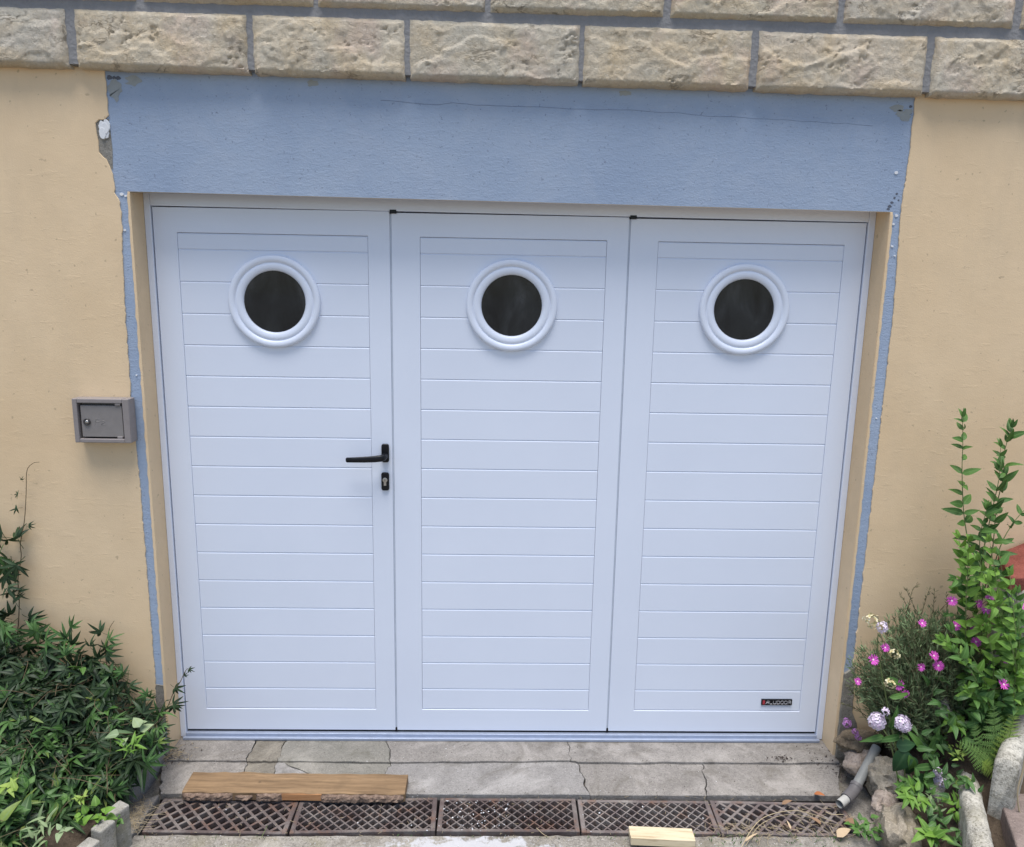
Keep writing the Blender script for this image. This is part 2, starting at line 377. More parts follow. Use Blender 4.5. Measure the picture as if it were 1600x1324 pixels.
slabs=[(['b0','b1','a1','a0'],CON_A,-.030),(['b1','b2','a2','a1'],CON_B,-.032),(['b2','b3','a3','a2'],CON_C,-.031),(['b3','b4','a4','a3'],CON_A,-.030),(['b4','b35','b45','b5','a5','a4'],CON_A,-.031),
       (['c0','c1','b1','b0'],CON_A,-.036),(['c1','c2','b2','b1'],CON_B,-.038),(['c2','c3','b25','b2'],CON_D,-.037),(['c3','c4','b3','b25'],CON_C,-.036),
       (['c4','c5','b35','b4','b3'],CON_D,-.0365),(['c5','c6','b45','b35'],CON_A,-.037),(['c6','c7','b5','b45'],CON_A,-.0365)]
seen={}
def E(a,b):
    k=tuple(sorted((a,b)))
    if k not in seen:
        amp=.012 if k[0][0]!=k[1][0] else .004
        if k[0][0]=='a' and k[1][0]=='a' or k[0][0]=='c' and k[1][0]=='c': amp=.0015
        seen[k]=jag(V[k[0]],V[k[1]],14,amp,len(seen)*1.7)+[V[k[1]]]
    e=seen[k]; e=e if k[0]==a else e[::-1]
    return e[:-1]
for names,mat,z in slabs:
    poly=[]
    for i in range(len(names)): poly+=E(names[i],names[(i+1)%len(names)])
    poly=shrink(poly,.0011)
    mb=MB(); mb.prism_xy(poly,-.1,z+random.uniform(-.001,.001)); mb.build('slab',mat,apron,bevel=.0012,segs=1)

# beds: soil on the left and the right, higher than the drive
def left_h(x,y):
    wf=sstep(-.70,-.15,y); e=sstep(0,.32,-1.20-x)
    return .02+.10*e+.06*wf
tag(sheet('left_flower_bed',-4.5,-1.255,-1.9,-.085,60,60,lambda x,y:left_h(x,y)*.7+.012*fbm((x*9,y*9,2)),SOIL,.25),kind='structure')
def right_h(x,y): return .01+.09*sstep(1.26,1.5,x)+.24*sstep(1.28,1.62,x)*sstep(-.66,-.30,y)
tag(sheet('right_rock_bed',1.27,4.5,-1.9,-.085,70,50,lambda x,y:right_h(x,y)-.03+.02*fbm((x*9,y*9,7)),SOIL,.4),kind='structure')

# ================================================================== THE HOUSE
house=thing('house','yellow rendered house wall with blue painted surround and pale stone courses above','house')
def opl(z): return -1.211-.012*sstep(1.9,1.2,z)*(1 if z<1.9 else 0)
OT=lambda x:1.925-.0066*x        # underside of the lintel (slightly out of level)
# painted base wall, in three pieces round the opening
mb=MB(); mb.box(-4.5,-1.2215,-.096,.25,-.3,1.9342); mb.build('painted_wall',BLUE,house)
mb=MB(); mb.box(1.2255,4.5,-.096,.25,-.3,1.9182); mb.build('painted_wall',BLUE,house)
mb=MB(); lp=[(-.096,1.9335,1.9175),(.07,1.988,1.972),(.25,1.988,1.972)]
mb.prism_xz([(-4.5,1.9345),(-1.23,1.9345),(1.23,1.9185),(4.5,1.9345),(4.5,2.30),(-4.5,2.30)],-.096,-.0935); mb.build('painted_lintel',BLUE,house)
mb=MB(); mb.add([(-4.5,-.0930,1.9375),(4.5,-.0930,1.9215),(4.5,.25,2.0),(-4.5,.25,2.0),(-4.5,-.0930,2.30),(4.5,-.0930,2.30),(4.5,.25,2.30),(-4.5,.25,2.30)],[(0,3,2,1),(4,5,6,7),(0,1,5,4),(2,3,7,6),(0,4,7,3),(1,2,6,5)]); mb.build('lintel_beam',PLASTER,house)
# reveals and soffit, yellow
def reveal(x0,x1,zf,zb):
    mb=MB(); vs=[(x,y,z) for x in (x0,x1) for (y,z) in ((-.097,-.06),(.05,-.06),(.05,zb),(-.0925,zf+.002),(-.097,zf-.001))]
    mb.add(vs,[(0,1,2,3,4),(9,8,7,6,5)]+[(i,i+5,(i+1)%5+5,(i+1)%5) for i in range(5)]); return mb.build('reveal',YEL,house)
reveal(-1.2213,-1.2145,1.9335,1.975)
reveal(1.2170,1.2253,1.9175,1.96)
mb=MB(); mb.add([(-1.2213,-.0955,1.9335),(1.2253,-.0955,1.9172),(1.2253,.06,1.968),(-1.2213,.06,1.984),(-1.2213,-.0955,1.9365),(1.2253,-.0955,1.9202),(1.2253,.06,1.974),(-1.2213,.06,1.990)],[(0,3,2,1),(4,5,6,7),(0,1,5,4),(2,3,7,6),(0,4,7,3),(1,2,6,5)]); mb.build('soffit',YEL,house)
# yellow coats, proud of the blue, ragged where they were cut back
def ragged(pts,step,amp,seed):
    out=[]
    for (x0,z0),(x1,z1) in zip(pts[:-1],pts[1:]):
        L=math.hypot(x1-x0,z1-z0); n=max(1,int(L/step))
        for i in range(n):
            t=i/n; z=z0+(z1-z0)*t; x=x0+(x1-x0)*t
            out.append((x+amp*(fbm((z*30,seed,0),4)+.5*fbm((z*110,seed,5),3)), z))
    out.append(pts[-1]); return out
le=ragged([(-1.262,2.30),(-1.262,2.27),(-1.260,2.16)],.012,.004,1)
le+=[(-1.275,2.147),(-1.292,2.146),(-1.303,2.136),(-1.302,2.11),(-1.298,2.08),(-1.299,2.05),(-1.287,2.036),(-1.278,2.03),(-1.268,2.005)]
le+=ragged([(-1.262,1.985),(-1.258,1.94),(-1.262,1.93),(-1.246,1.90),(-1.244,1.86),(-1.252,1.70),(-1.2565,1.54),(-1.258,1.28),(-1.251,.95),(-1.250,.60),(-1.249,.26),(-1.256,.12),(-1.245,-.08)],.009,.0035,3)
mb=MB(); mb.prism_xz([(-4.5,-.3),(-1.245,-.3)]+le[::-1]+[(-4.5,2.30)],-.1005,-.0955); mb.build('yellow_coat',YEL,house,bevel=.0015,segs=1)
re_=ragged([(1.256,2.30),(1.257,2.08),(1.2505,1.95),(1.250,1.92),(1.262,1.60),(1.261,1.27),(1.259,.90),(1.257,.376),(1.258,.28),(1.247,.22),(1.26,-.1)],.009,.0035,8)
mb=MB(); mb.prism_xz([(4.5,-.3),(4.5,2.30)]+re_+[(1.26,-.3)],-.1005,-.0955); mb.build('yellow_coat',YEL,house,bevel=.0015,segs=1)
# yellow lip left along the opening corner
def lip(x,z0,z1,seed,s):
    a=ragged([(x+s*.001,z1),(x+s*.001,z0)],.012,.003,seed)
    return [(x-s*.0075,z1)]+[(x-s*.0075,z0)]+a[::-1] if s>0 else [(x-s*.0075,z0),(x-s*.0075,z1)]+a
mb=MB(); mb.prism_xz(lip(-1.2217,-.05,1.926,21,-1),-.0985,-.0955); mb.build('reveal_edge',YEL,house)
mb=MB(); mb.prism_xz(lip(1.2257,-.05,1.910,23,1),-.0985,-.0955); mb.build('reveal_edge',YEL,house)
# bare patches: chipped hole left of the lintel, grey bottoms, khaki filler spots
def blob_xz(cx,cz,rx,rz,seed,n=22,amp=.25): return [(cx+rx*math.cos(2*math.pi*i/n)*(1+amp*fbm((math.cos(2*math.pi*i/n)*1.3+seed,math.sin(2*math.pi*i/n)*1.3,seed),3)),cz+rz*math.sin(2*math.pi*i/n)*(1+amp*fbm((math.cos(2*math.pi*i/n)*1.3,math.sin(2*math.pi*i/n)*1.3+seed,seed+9),3))) for i in range(n)]
mb=MB(); mb.prism_xz([(-1.306,2.03),(-1.262,2.0),(-1.258,2.06),(-1.262,2.15),(-1.306,2.15)],-.0972,-.0955); mb.build('bare_plaster_patch',PLASTER,house)
mb=MB()
for s in range(5): mb.prism_xz(blob_xz(-1.277+random.uniform(-.008,.008),2.118+random.uniform(-.012,.012),.011,.017,s*3.3),-.0995-.001*s,-.0955)
mb.build('white_filler',CHIP,house,bevel=.002,segs=2)
KH=m_plain('khaki_filler',(.31,.325,.32),.9,.2,0,(90,.5,.003))
for cx,cz,rx,rz in ((-1.237,2.235,.018,.03),(-1.18,2.264,.022,.014),(-.05+.39,2.259,.02,.010),(1.232,2.216,.024,.018),(1.205,2.235,.02,.010),(-.63+.0,2.268,.02,.008)):
    mb=MB(); mb.prism_xz(blob_xz(cx,cz,rx,rz,cx*7,30,.7),-.0968,-.0955); mb.build('filler_spot',KH,house)
mb=MB()
for (x,z,r) in ((-1.240,1.925,.006),(-1.228,1.92,.004),(1.238,1.907,.005),(1.231,1.88,.004),(1.235,1.81,.004),(1.247,1.78,.003),(1.222,2.04,.006),(-1.2385,1.815,.004),(-1.236,1.35,.003),(1.245,1.24,.003)):
    mb.prism_xz(blob_xz(x,z,r,r*.8,z*9,10),-.0985,-.0955)
tag(mb.build('white_paint_spots',CHIP,house),kind='stuff')
mb=MB()
for (x,z,r) in ((-1.2505,2.2705,.008),(-1.236,2.2700,.006),(-1.224,2.2695,.007),(1.213,1.935,.006),(1.219,1.947,.005),(1.226,1.962,.004),(1.232,1.975,.004),(1.209,1.927,.005),(1.24,1.955,.003),(1.246,2.24,.005),(1.247,2.22,.005)):
    mb.prism_xz(blob_xz(x,z,r,r*.8,z*9,9,.5),-.0966,-.0955)
tag(mb.build('chipped_spots',m_plain('chip_hole',(.10,.11,.14),.9),house),kind='stuff')
# hairline crack across the lintel
mb=MB(); pts=[]
for i in range(70):
    x=-.42+i*.0225; pts.append((x,-.0962,2.214-.012*x-.05*max(0,x-.35)*.5+.006*fbm((x*9,3,0),4)-.012*sstep(-.2,-.42,x)*0))
mb.tube(pts,.0007,.0004,4); mb.build('hairline_crack',m_plain('crack_dark',(.17,.20,.28),.9),house)
# grey bare plaster feet of the jambs
def foot(poly,y0,mat=PLASTER): 
    mb=MB(); mb.prism_xz(poly,y0,-.0955); return mb.build('bare_plaster_foot',mat,house,bevel=.002,segs=1)
foot([(-1.252,.24),(-1.2215,.235),(-1.2215,.10),(-1.235,.02),(-1.262,.02),(-1.258,.16)],-.0985)
foot(ragged([(1.2265,-.06),(1.2265,.30)],.02,.002,31)+ragged([(1.262,.33),(1.27,.15),(1.30,.08),(1.33,.02),(1.33,-.06)],.02,.006,33),-.1075)
# mortar bed and rock-faced stones
mb=MB(); mb.prism_xz([(-4.5,2.335),(-1.55,2.302),(1.55,2.275),(4.5,2.25),(4.5,5.2),(-4.5,5.2)],-.1262,.25); mb.build('mortar_bed',MORTAR,house)
def stone(x0,x1,zb0,zb1,zt0,zt1,seed,out=.021):
    nx=max(20,int((x1-x0)/.0052)); nz=34; vs=[]; fs=[]
    def ridge(p,o=4): return 1-abs(fbm(p,o))*2.0
    for j in range(nz+1):
        v=j/nz
        for i in range(nx+1):
            u=i/nx; x=x0+(x1-x0)*u
            zb=zb0+(zb1-zb0)*u; zt=zt0+(zt1-zt0)*u; z=zb+(zt-zb)*v
            d=min(min(u,1-u)*(x1-x0)/.014,min(v,1-v)*(zt-zb)/.012); e=sstep(0,1,d)
            w=.05*fbm((x*14+seed,z*14,seed),4)
            f1=fbm((x*4.2+seed*3,z*6,seed),4)+(v-.62)*1.1            # spalled ledges: sharp breaks along a wandering line
            f2=fbm((x*6+seed*5,z*8+seed,seed+4),4)+(v-.35)*.5
            f3=fbm((x*9+seed,z*9,seed+8),3)
            led=sstep(-.02,.03,f1)*.26+sstep(-.02,.025,f2)*.16+sstep(.16,.2,f3)*.06
            low=1-sstep(-.1,.15,f1)                                   # rougher below the ledge
            rough_=ridge((x*20+seed,z*26+w*20,seed*2),5)*.15*low+fbm((x*46,z*56+seed,seed),5)*(.07+.16*low)+fbm((x*5+seed,z*5,seed+2),3)*.30
            fz=abs(fbm((x*5+seed*2,z*13+.4*fbm((x*20,z*20,seed),3),seed+6),4)); fis=(1-sstep(0,.045,fz))*sstep(.0,.22,fbm((x*6,z*6,seed+12),2))
            y=-.127-e*(out*(.75-.95*led+.26*rough_-.30*fis))-.0015*fbm((x*90,z*90,seed),3)
            jx=.003*fbm((z*40,seed,1),3) if i in (0,nx) else 0; jz=.003*fbm((x*30,seed,2),3) if j in (0,nz) else 0
            vs.append((x+jx,y,z+jz))
    for j in range(nz):
        for i in range(nx):
            a=j*(nx+1)+i; fs.append((a,a+1,a+nx+2,a+nx+1))
    n=len(vs); rim=[i for i in range(nx+1)]+[j*(nx+1)+nx for j in range(1,nz+1)]+[nz*(nx+1)+i for i in range(nx-1,-1,-1)]+[j*(nx+1) for j in range(nz-1,0,-1)]
    mb=MB(); mb.add(vs,fs); mb.add([(vs[i][0],-.09,vs[i][2]) for i in rim],[])
    mb.f+=[(rim[k],n+k,n+(k+1)%len(rim),rim[(k+1)%len(rim)]) for k in range(len(rim))]
    return mb.build('stone',STONE,house,sharp=55)
zb1=lambda x:2.2775-.0088*x; zt1=lambda x:2.4425-.0062*x
zb2=lambda x:2.4735-.0045*x; zt2=lambda x:2.645-.004*x
zb3=lambda x:2.675-.003*x;   zt3=lambda x:2.85-.003*x
cuts1=[(-2.95,-2.44),(-2.41,-1.90),(-1.87,-1.356),(-1.324,-.818),(-.795,-.344),(-.323,.188),(.207,.715),(.743,1.259),(1.285,1.80),(1.83,2.35),(2.38,2.9)]
cuts2=[(-2.75,-2.2),(-2.17,-1.66),(-1.63,-1.14),(-1.115,-.615),(-.596,-.10),(-.079,.44),(.466,.972),(.996,1.515),(1.545,2.06),(2.09,2.6)]
cuts3=[(x0-.28,x1-.28) for x0,x1 in cuts2[1:]]
for k,(cs,b,t) in enumerate(((cuts1,zb1,zt1),(cuts2,zb2,zt2),(cuts3,zb3,zt3))):
    for i,(x0,x1) in enumerate(cs): stone(x0-.002,x1+.002,b(x0),b(x1),t(x0)+.002,t(x1)+.002,k*17+i*1.37+.6)
# dark garage behind the portholes
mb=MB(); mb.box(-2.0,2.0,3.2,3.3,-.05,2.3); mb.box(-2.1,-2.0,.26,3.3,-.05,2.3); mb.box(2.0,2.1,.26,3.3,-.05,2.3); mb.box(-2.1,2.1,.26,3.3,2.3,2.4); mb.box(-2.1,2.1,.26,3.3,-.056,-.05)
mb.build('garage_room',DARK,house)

# ================================================================== THE GARAGE DOOR
door=thing('garage_door','white three-leaf garage door with round windows and horizontal slats','garage door',(0,0,0))
mb=MB(); mb.box(-1.2143,-1.1935,-.006,.06,-.028,1.9750); mb.build('frame_jamb',WHITE,door,bevel=.002)
mb=MB(); mb.box(1.1935,1.2168,-.006,.06,-.028,1.962); mb.build('frame_jamb',WHITE,door,bevel=.002)
mb=MB(); mb.prism_xz([(-1.1930,1.9000),(1.1930,1.8915),(1.1930,1.962),(-1.1930,1.975)],-.006,.06); mb.build('frame_head',WHITE,door,bevel=.002)
REB=m_plain('rebate_grey',(.20,.21,.24),.6)
for (a,b,c,d) in ((-1.1935,-1.15,-.026,1.93),(1.15,1.1935,-.026,1.93),(-.43,-.37,-.026,1.93),(.36,.42,-.026,1.93),(-1.14,-.44,1.86,1.93),(-.36,.35,1.86,1.93),(.43,1.14,1.86,1.93),(-1.14,-.44,-.026,.04),(-.36,.35,-.026,.04),(.43,1.14,-.026,.04)):
    mb=MB(); mb.box(a,b,.041,.07,c,d); mb.build('rebate',REB,door)
mb=MB(); mb.box(-1.1933,1.1933,-.012,.011,-.0295,-.0085); mb.box(-1.2,1.2,-.026,-.0125,-.0295,-.019); mb.build('threshold',ALU,door,bevel=.002)
def leaf(x0,x1,px0,px1,zt,pc,first=False):
    z0,z1=0.0,zt; pz0,pz1=.086,1.816
    fr=MB()                                              # stiles and rails in one frame
    o_=[(x0,z0),(x1,z0),(x1,z1),(x0,z1)]; n_=[(px0,pz0),(px1,pz0),(px1,pz1),(px0,pz1)]
    fr.add([(x,0,z) for x,z in o_]+[(x,0,z) for x,z in n_]+[(x,.04,z) for x,z in o_]+[(x,.04,z) for x,z in n_],
           [f for k in range(4) for q in ((k+1)%4,) for f in ((k,q,4+q,4+k),(8+k,12+k,12+q,8+q),(k,8+k,8+q,q),(4+k,4+q,12+q,12+k))])
    lf=fr.build('door_leaf',WHITE,door,bevel=.0016)
    zs=[pz0+.0012]+[1.7625-.1062*k for k in range(15,-1,-1)]+[pz1-.0012]
    for a,b in zip(zs[:-1],zs[1:]):
        s=MB(); y0,y1=.0024,.03; bv=.0030; gp=.0001; l,r=px0+.0009,px1-.0009
        za,zb=a+gp,b-gp                                  # a board with bevelled long edges
        if zb>1.594-.112 and za<1.594+.112:              # boards cut round the porthole
            rows=[(za,y0+.0026),(za+.0016,y0)]+[(za+.0016+(zb-za-.0058)*q/12,y0) for q in range(1,12)]+[(zb-.0042,y0),(zb,y0+.0026)]
            for side in (-1,1):
                vs=[]
                for z,y in rows:
                    dz=abs(z-1.594); h=math.sqrt(max(0,.112**2-dz*dz)); xc=pc+side*h
                    a_,b_=(l,xc) if side<0 else (xc,r)
                    vs+=[(a_,y,z),(b_,y,z),(a_,y1,z),(b_,y1,z)]
                fs=[]
                for q in range(len(rows)-1):
                    o=q*4; fs+=[(o,o+1,o+5,o+4),(o+3,o+2,o+6,o+7),(o+1,o+3,o+7,o+5),(o+2,o,o+4,o+6)]
                s.add(vs,fs)
            s.build('slat',WHITE,lf); continue
        bd=.0026                                         # narrow dark lower edge, wider bright upper edge
        s.add([(l,y0+bd,za),(r,y0+bd,za),(r,y0,za+.0016),(l,y0,za+.0016),(r,y0,zb-.0042),(l,y0,zb-.0042),(r,y0+bd,zb),(l,y0+bd,zb),(l,y1,za),(r,y1,za),(r,y1,zb),(l,y1,zb)],
              [(0,1,2,3),(3,2,4,5),(5,4,6,7),(8,9,1,0),(7,6,10,11),(9,8,11,10),(0,3,5,7,11,8),(1,9,10,6,4,2)])
        s.build('slat',WHITE,lf)
    prof=[(.1545,.004),(.1545,-.004),(.1535,-.0085),(.151,-.0112),(.146,-.0125),(.140,-.0122),(.1345,-.0102),(.1318,-.0068),(.1303,-.0052),(.1288,-.0062),(.126,-.0080),(.120,-.0088),(.113,-.0078),(.107,-.0052),(.1035,-.001),(.1018,.004),(.1015,.012)]
    w=MB(); w.lathe_y(prof,pc,1.594,80); w.build('porthole_ring',WHITE,lf,smooth=True)
    gl=MB(); n=64; gl.add([(pc+.1025*math.cos(2*math.pi*i/n),-.0005,1.594+.1025*math.sin(2*math.pi*i/n)) for i in range(n)]+[(pc+.1025*math.cos(2*math.pi*i/n),.004,1.594+.1025*math.sin(2*math.pi*i/n)) for i in range(n)],[tuple(range(n)),tuple(range(2*n-1,n-1,-1))]); gl.build('porthole_pane',GLASS,lf)
    return lf
LA=leaf(-1.1902,-.4105,-1.114,-.4835,1.8965,-.800)
LB=leaf(-.4050,.3885,-.310,.3165,1.8925,0.0)
LC=leaf(.3940,1.1902,.4895,1.1215,1.8890,.7955)
for x in (-.3985,.4000):                                  # black hinge blocks at the top of the joints
    mb=MB(); mb.box(x-.0105,x+.0115,-.0085,.02,1.8865 if x>0 else 1.8895,1.8985 if x>0 else 1.9015); mb.build('hinge_block',BLACK,door,bevel=.001)
for x in (-.4078,.3912):
    mb=MB(); mb.box(x-.0035,x+.0035,-.001,.02,-.004,.010); mb.build('seal_tip',BLACK,door)
    mb=MB(); mb.box(x-.0022,x+.0022,.003,.02,.011,1.888); mb.build('joint_seal',m_plain('grey_seal_%d'%(x>0),(.50,.55,.63),.6),door)
mb=MB(); mb.box(-1.189,1.189,.004,.011,-.0085,-.0015); mb.build('brush_seal',BLACK,door)
# handle on the first leaf
def rrect(cx,cz,w,h,r,n=6):
    out=[]
    for (sx,sz,a0) in ((1,-1,-90),(1,1,0),(-1,1,90),(-1,-1,180)):
        for i in range(n+1):
            t=R(a0+90*i/n); out.append((cx+sx*(w/2-r)+r*math.cos(t),cz+sz*(h/2-r)+r*math.sin(t)))
    return out
mb=MB(); mb.prism_xz(rrect(-.4345,1.0755,.0265,.066,.008),-.011,0.0); mb.build('handle_plate',BLACK,LA,bevel=.003,segs=3)
mb=MB()
hp=[(-.4350,-.008,1.067),(-.4350,-.022,1.067),(-.4362,-.036,1.067),(-.4400,-.044,1.0665),(-.4480,-.049,1.066),(-.466,-.051,1.064),(-.50,-.050,1.0615),(-.535,-.049,1.060),(-.561,-.048,1.0592),(-.5645,-.048,1.0591)]
rr=[(.0105,.0105),(.0105,.0105),(.0108,.0110),(.0105,.0115),(.0090,.0115),(.0065,.0112),(.0058,.0102),(.0053,.0093),(.0050,.0087),(.0035,.0062)]
vs=[]; fs=[]; n=14
for i,p in enumerate(hp):
    a=Vector(hp[max(i-1,0)]); b=Vector(hp[min(i+1,len(hp)-1)]); d=(b-a).normalized(); up=Vector((0,0,1)); s=d.cross(up).normalized(); up=s.cross(d)
    for k in range(n):
        t=2*math.pi*k/n; c,q=math.cos(t),math.sin(t)
        c=math.copysign(abs(c)**.7,c); q=math.copysign(abs(q)**.7,q)
        vs.append(Vector(p)+s*(rr[i][0]*c)+up*(rr[i][1]*q))
for i in range(len(hp)-1):
    for k in range(n): k2=(k+1)%n; fs.append((i*n+k,i*n+k2,(i+1)*n+k2,(i+1)*n+k))
fs.append(tuple((len(hp)-1)*n+k for k in range(n)))
mb.add(vs,fs); mb.build('handle_lever',BLACK,LA,smooth=True)
mb=MB(); mb.prism_xz(rrect(-.4360,.9725,.0275,.066,.008),-.009,0.0); mb.build('lock_plate',BLACK,LA,bevel=.003,segs=3)
mb=MB(); mb.lathe_y([(.0001,-.0125),(.006,-.0125),(.0085,-.012),(.0085,-.008)],-.4362,.9790,20)
mb.box(-.4405,-.4319,-.0115,-.008,.9585,.9760); mb.build('lock_cylinder',STEEL,LA)
mb=MB(); mb.box(-.4369,-.4355,-.0130,-.0124,.9755,.9825); mb.build('keyway',BLACK,LA)
# maker's plate on the third leaf, with its lettering
mb=MB(); mb.box(.9725,1.0890,-.0025,.0035,.1125,.1365); mb.build('name_plate',BLACK,LC,bevel=.0006)
mb=MB(); mb.box(.9765,.9855,-.0031,-.0026,.1165,.1325); mb.build('plate_emblem',RUST,LC)
def strokes(mb,x,z,w,h,segs,r,y):
    for seg in segs: mb.tube([(x+px*w,y,z+pz*h) for px,pz in seg],r,r,5)
def arc(cx,cz,rx,rz,a0,a1,n=8): return [(cx+rx*math.cos(R(a0+(a1-a0)*i/n)),cz+rz*math.sin(R(a0+(a1-a0)*i/n))) for i in range(n+1)]
O_=[[(.25,0),(.75,0)]+arc(.7,.3,.3,.3,-90,0)+arc(.7,.7,.3,.3,0,90)+arc(.3,.7,.3,.3,90,180)+arc(.3,.3,.3,.3,180,270)]
LET={'A':[[(0,0),(0,.0),(.55,1),(1,1),(1,0)],[(.25,.4),(1,.4)]],'L':[[(0,1),(0,.2),(.2,0),(1,0)]],'U':[[(0,1),(0,.3)]+arc(.3,.3,.3,.3,180,270)+arc(.7,.3,.3,.3,270,360)+[(1,1)]],
     'D':[[(0,0),(.6,0)]+arc(.7,.3,.3,.3,-90,0)+arc(.7,.7,.3,.3,0,90)+[(0,1),(0,0)]],'O':O_,'R':[[(0,0),(0,1),(.6,1)]+arc(.7,.75,.3,.25,90,-90)+[(.15,.5)],[(.5,.5),(1,0)]]}
mb=MB(); x=.9890
for ch in 'ALUDOOR':
    strokes(mb,x,.1180,.0105,.0125,LET[ch],.00085,-.0026); x+=.01415
mb.build('plate_lettering',SILVER,LC)

# ================================================================== METER BOX
mbx=thing('meter_box','small grey-brown metal meter box with round lock fixed to yellow wall','meter box',(-1.337,-.1005,1.131))
def mk(mb,name,mat,parent,**k): return keep(mb.build(name,mat,None,**k),parent)
a=MB(); X0,X1,Z0,Z1=-1.428,-1.246,1.131,1.277
a.box(X0,X0+.015,-.148,-.1015,Z0,Z1); a.box(X1-.021,X1,-.148,-.1015,Z0,Z1); a.box(X0+.0152,X1-.0212,-.1478,-.1015,Z0,Z0+.013); a.box(X0+.0152,X1-.0212,-.1478,-.1015,Z1-.014,Z1); a.box(X0+.01,X1-.01,-.115,-.102,Z0+.01,Z1-.01)
mk(a,'box_frame',BOXM,mbx,bevel=.0022)
a=MB(); a.box(X0+.0225,X1-.0255,-.1415,-.125,Z0+.0185,Z1-.0225); mk(a,'box_door',BOXD,mbx,bevel=.0015)
for z in (Z0+.0085,Z1-.0215):
    a=MB(); a.box(X1-.045,X1-.028,-.146,-.130,z,z+.013); mk(a,'box_hinge',BOXM,mbx,bevel=.0012)
a=MB(); a.lathe_y([(.0115,-.141),(.0115,-.1455),(.0095,-.1465),(.0075,-.1455),(.0065,-.1440)],-1.3865,1.200,24); mk(a,'lock_ring',m_plain('lock_dark',(.04,.036,.036),.4),mbx,smooth=True)
a=MB(); a.lathe_y([(.0001,-.1470),(.0030,-.1470),(.0065,-.1455),(.0065,-.1430)],-1.3865,1.200,20); mk(a,'lock_core',STEEL,mbx,smooth=True)
a=MB()
a.tube([(-1.3635,-.1412,1.189),(-1.358,-.1412,1.2085),(-1.3465,-.1412,1.2085)],.0011,.0011,5); a.tube([(-1.359,-.1412,1.2005),(-1.348,-.1412,1.2005)],.0011,.0011,5)
a.tube([(-1.3435+px*.014,-.1412,1.190+pz*.015) for px,pz in [(0,.9)]+arc(.5,.75,.45,.25,150,-30,6)+[(.1,.1),(1,.0)]],.0011,.0011,5)
mk(a,'embossed_lettering',BOXD,mbx)

# ================================================================== DRAIN GRATES
def clip(p,q,x0,x1,y0,y1):
    t0,t1=0.0,1.0; dx,dy=q[0]-p[0],q[1]-p[1]
    for pp,qq in ((-dx,p[0]-x0),(dx,x1-p[0]),(-dy,p[1]-y0),(dy,y1-p[1])):
        if abs(pp)<1e-12:
            if qq<0: return None
        else:
            r=qq/pp
            if pp<0: t0=max(t0,r)
            else: t1=min(t1,r)
    if t1-t0<1e-6: return None
    return (p[0]+dx*t0,p[1]+dy*t0),(p[0]+dx*t1,p[1]+dy*t1)
def grate(cx,cy,L,W,bar,pitch,rot,label,mat,z=-.043,rim=.015,skew=1.0):
    t=thing('drain_grate',label,'grate',(cx,cy,z),'drain grates in a row before the garage door'); t.rotation_euler.z=R(rot)
    f=MB(); h=.022; xo,yo=L/2,W/2
    f.box(-xo,-xo+rim,-yo,yo,-h,0); f.box(xo-rim,xo,-yo,yo,-h,0); f.box(-xo+rim,xo-rim,-yo,-yo+rim*.8,-h,-.0003); f.box(-xo+rim,xo-rim,yo-rim*.8,yo,-h,-.0003)
    f.build('grate_frame',mat,t,bevel=.0015,segs=1)
    b=MB(); x0,x1,y0,y1=-xo+rim-.002,xo-rim+.002,-yo+rim*.8-.002,yo-rim*.8+.002
    for sgn in (1,-1):
        k=-L
        while k<L*1.6:
            c=clip((k,-1.0*sgn*skew),(k+2.0,1.0*sgn*skew),x0,x1,y0,y1) if False else clip((k-.5/skew,-.5*sgn),(k+.5/skew,.5*sgn),x0,x1,y0,y1)
            k+=pitch
            if not c: continue
            (ax,ay),(bx,by)=c; d=Vector((bx-ax,by-ay,0)); ln=d.length; d.normalize(); nn=Vector((-d.y,d.x,0))*(bar/2)
            top=-.0015-(.0006 if sgn>0 else 0); A=Vector((ax,ay,0)); B=Vector((bx,by,0)); lo=Vector((0,0,-.019)); hi=Vector((0,0,top)); nb=nn*.75
            b.add([A-nb+lo,A+nb+lo,B+nb+lo,B-nb+lo,A-nn+hi,A+nn+hi,B+nn+hi,B-nn+hi],[(4,7,6,5),(0,1,2,3),(0,3,7,4),(1,5,6,2),(0,4,5,1),(3,2,6,7)])
    b.build('grate_lattice',mat,t); return t
grate(-.917,-.4135,.452,.158,.0085,.046,-1.0,'first drain grate on the left, thick diamond lattice half under the bark-edged plank',IRON)
grate(-.4555,-.4085,.458,.158,.0050,.036,1.6,'dark brown fine diamond grate under the right end of the bark-edged plank',IRON)
grate(.0095,-.4075,.456,.158,.0042,.036,-.2,'middle drain grate strewn with white paint chips',IRON,-.041)
grate(.4660,-.4125,.444,.157,.0042,.036,-.8,'fine mesh drain grate partly under the small pale pine plank',IRON_B)
grate(.9150,-.4190,.446,.158,.0085,.046,-1.6,'last drain grate on the right, coarse lattice covered with dry stalks and leaves',IRON_B)

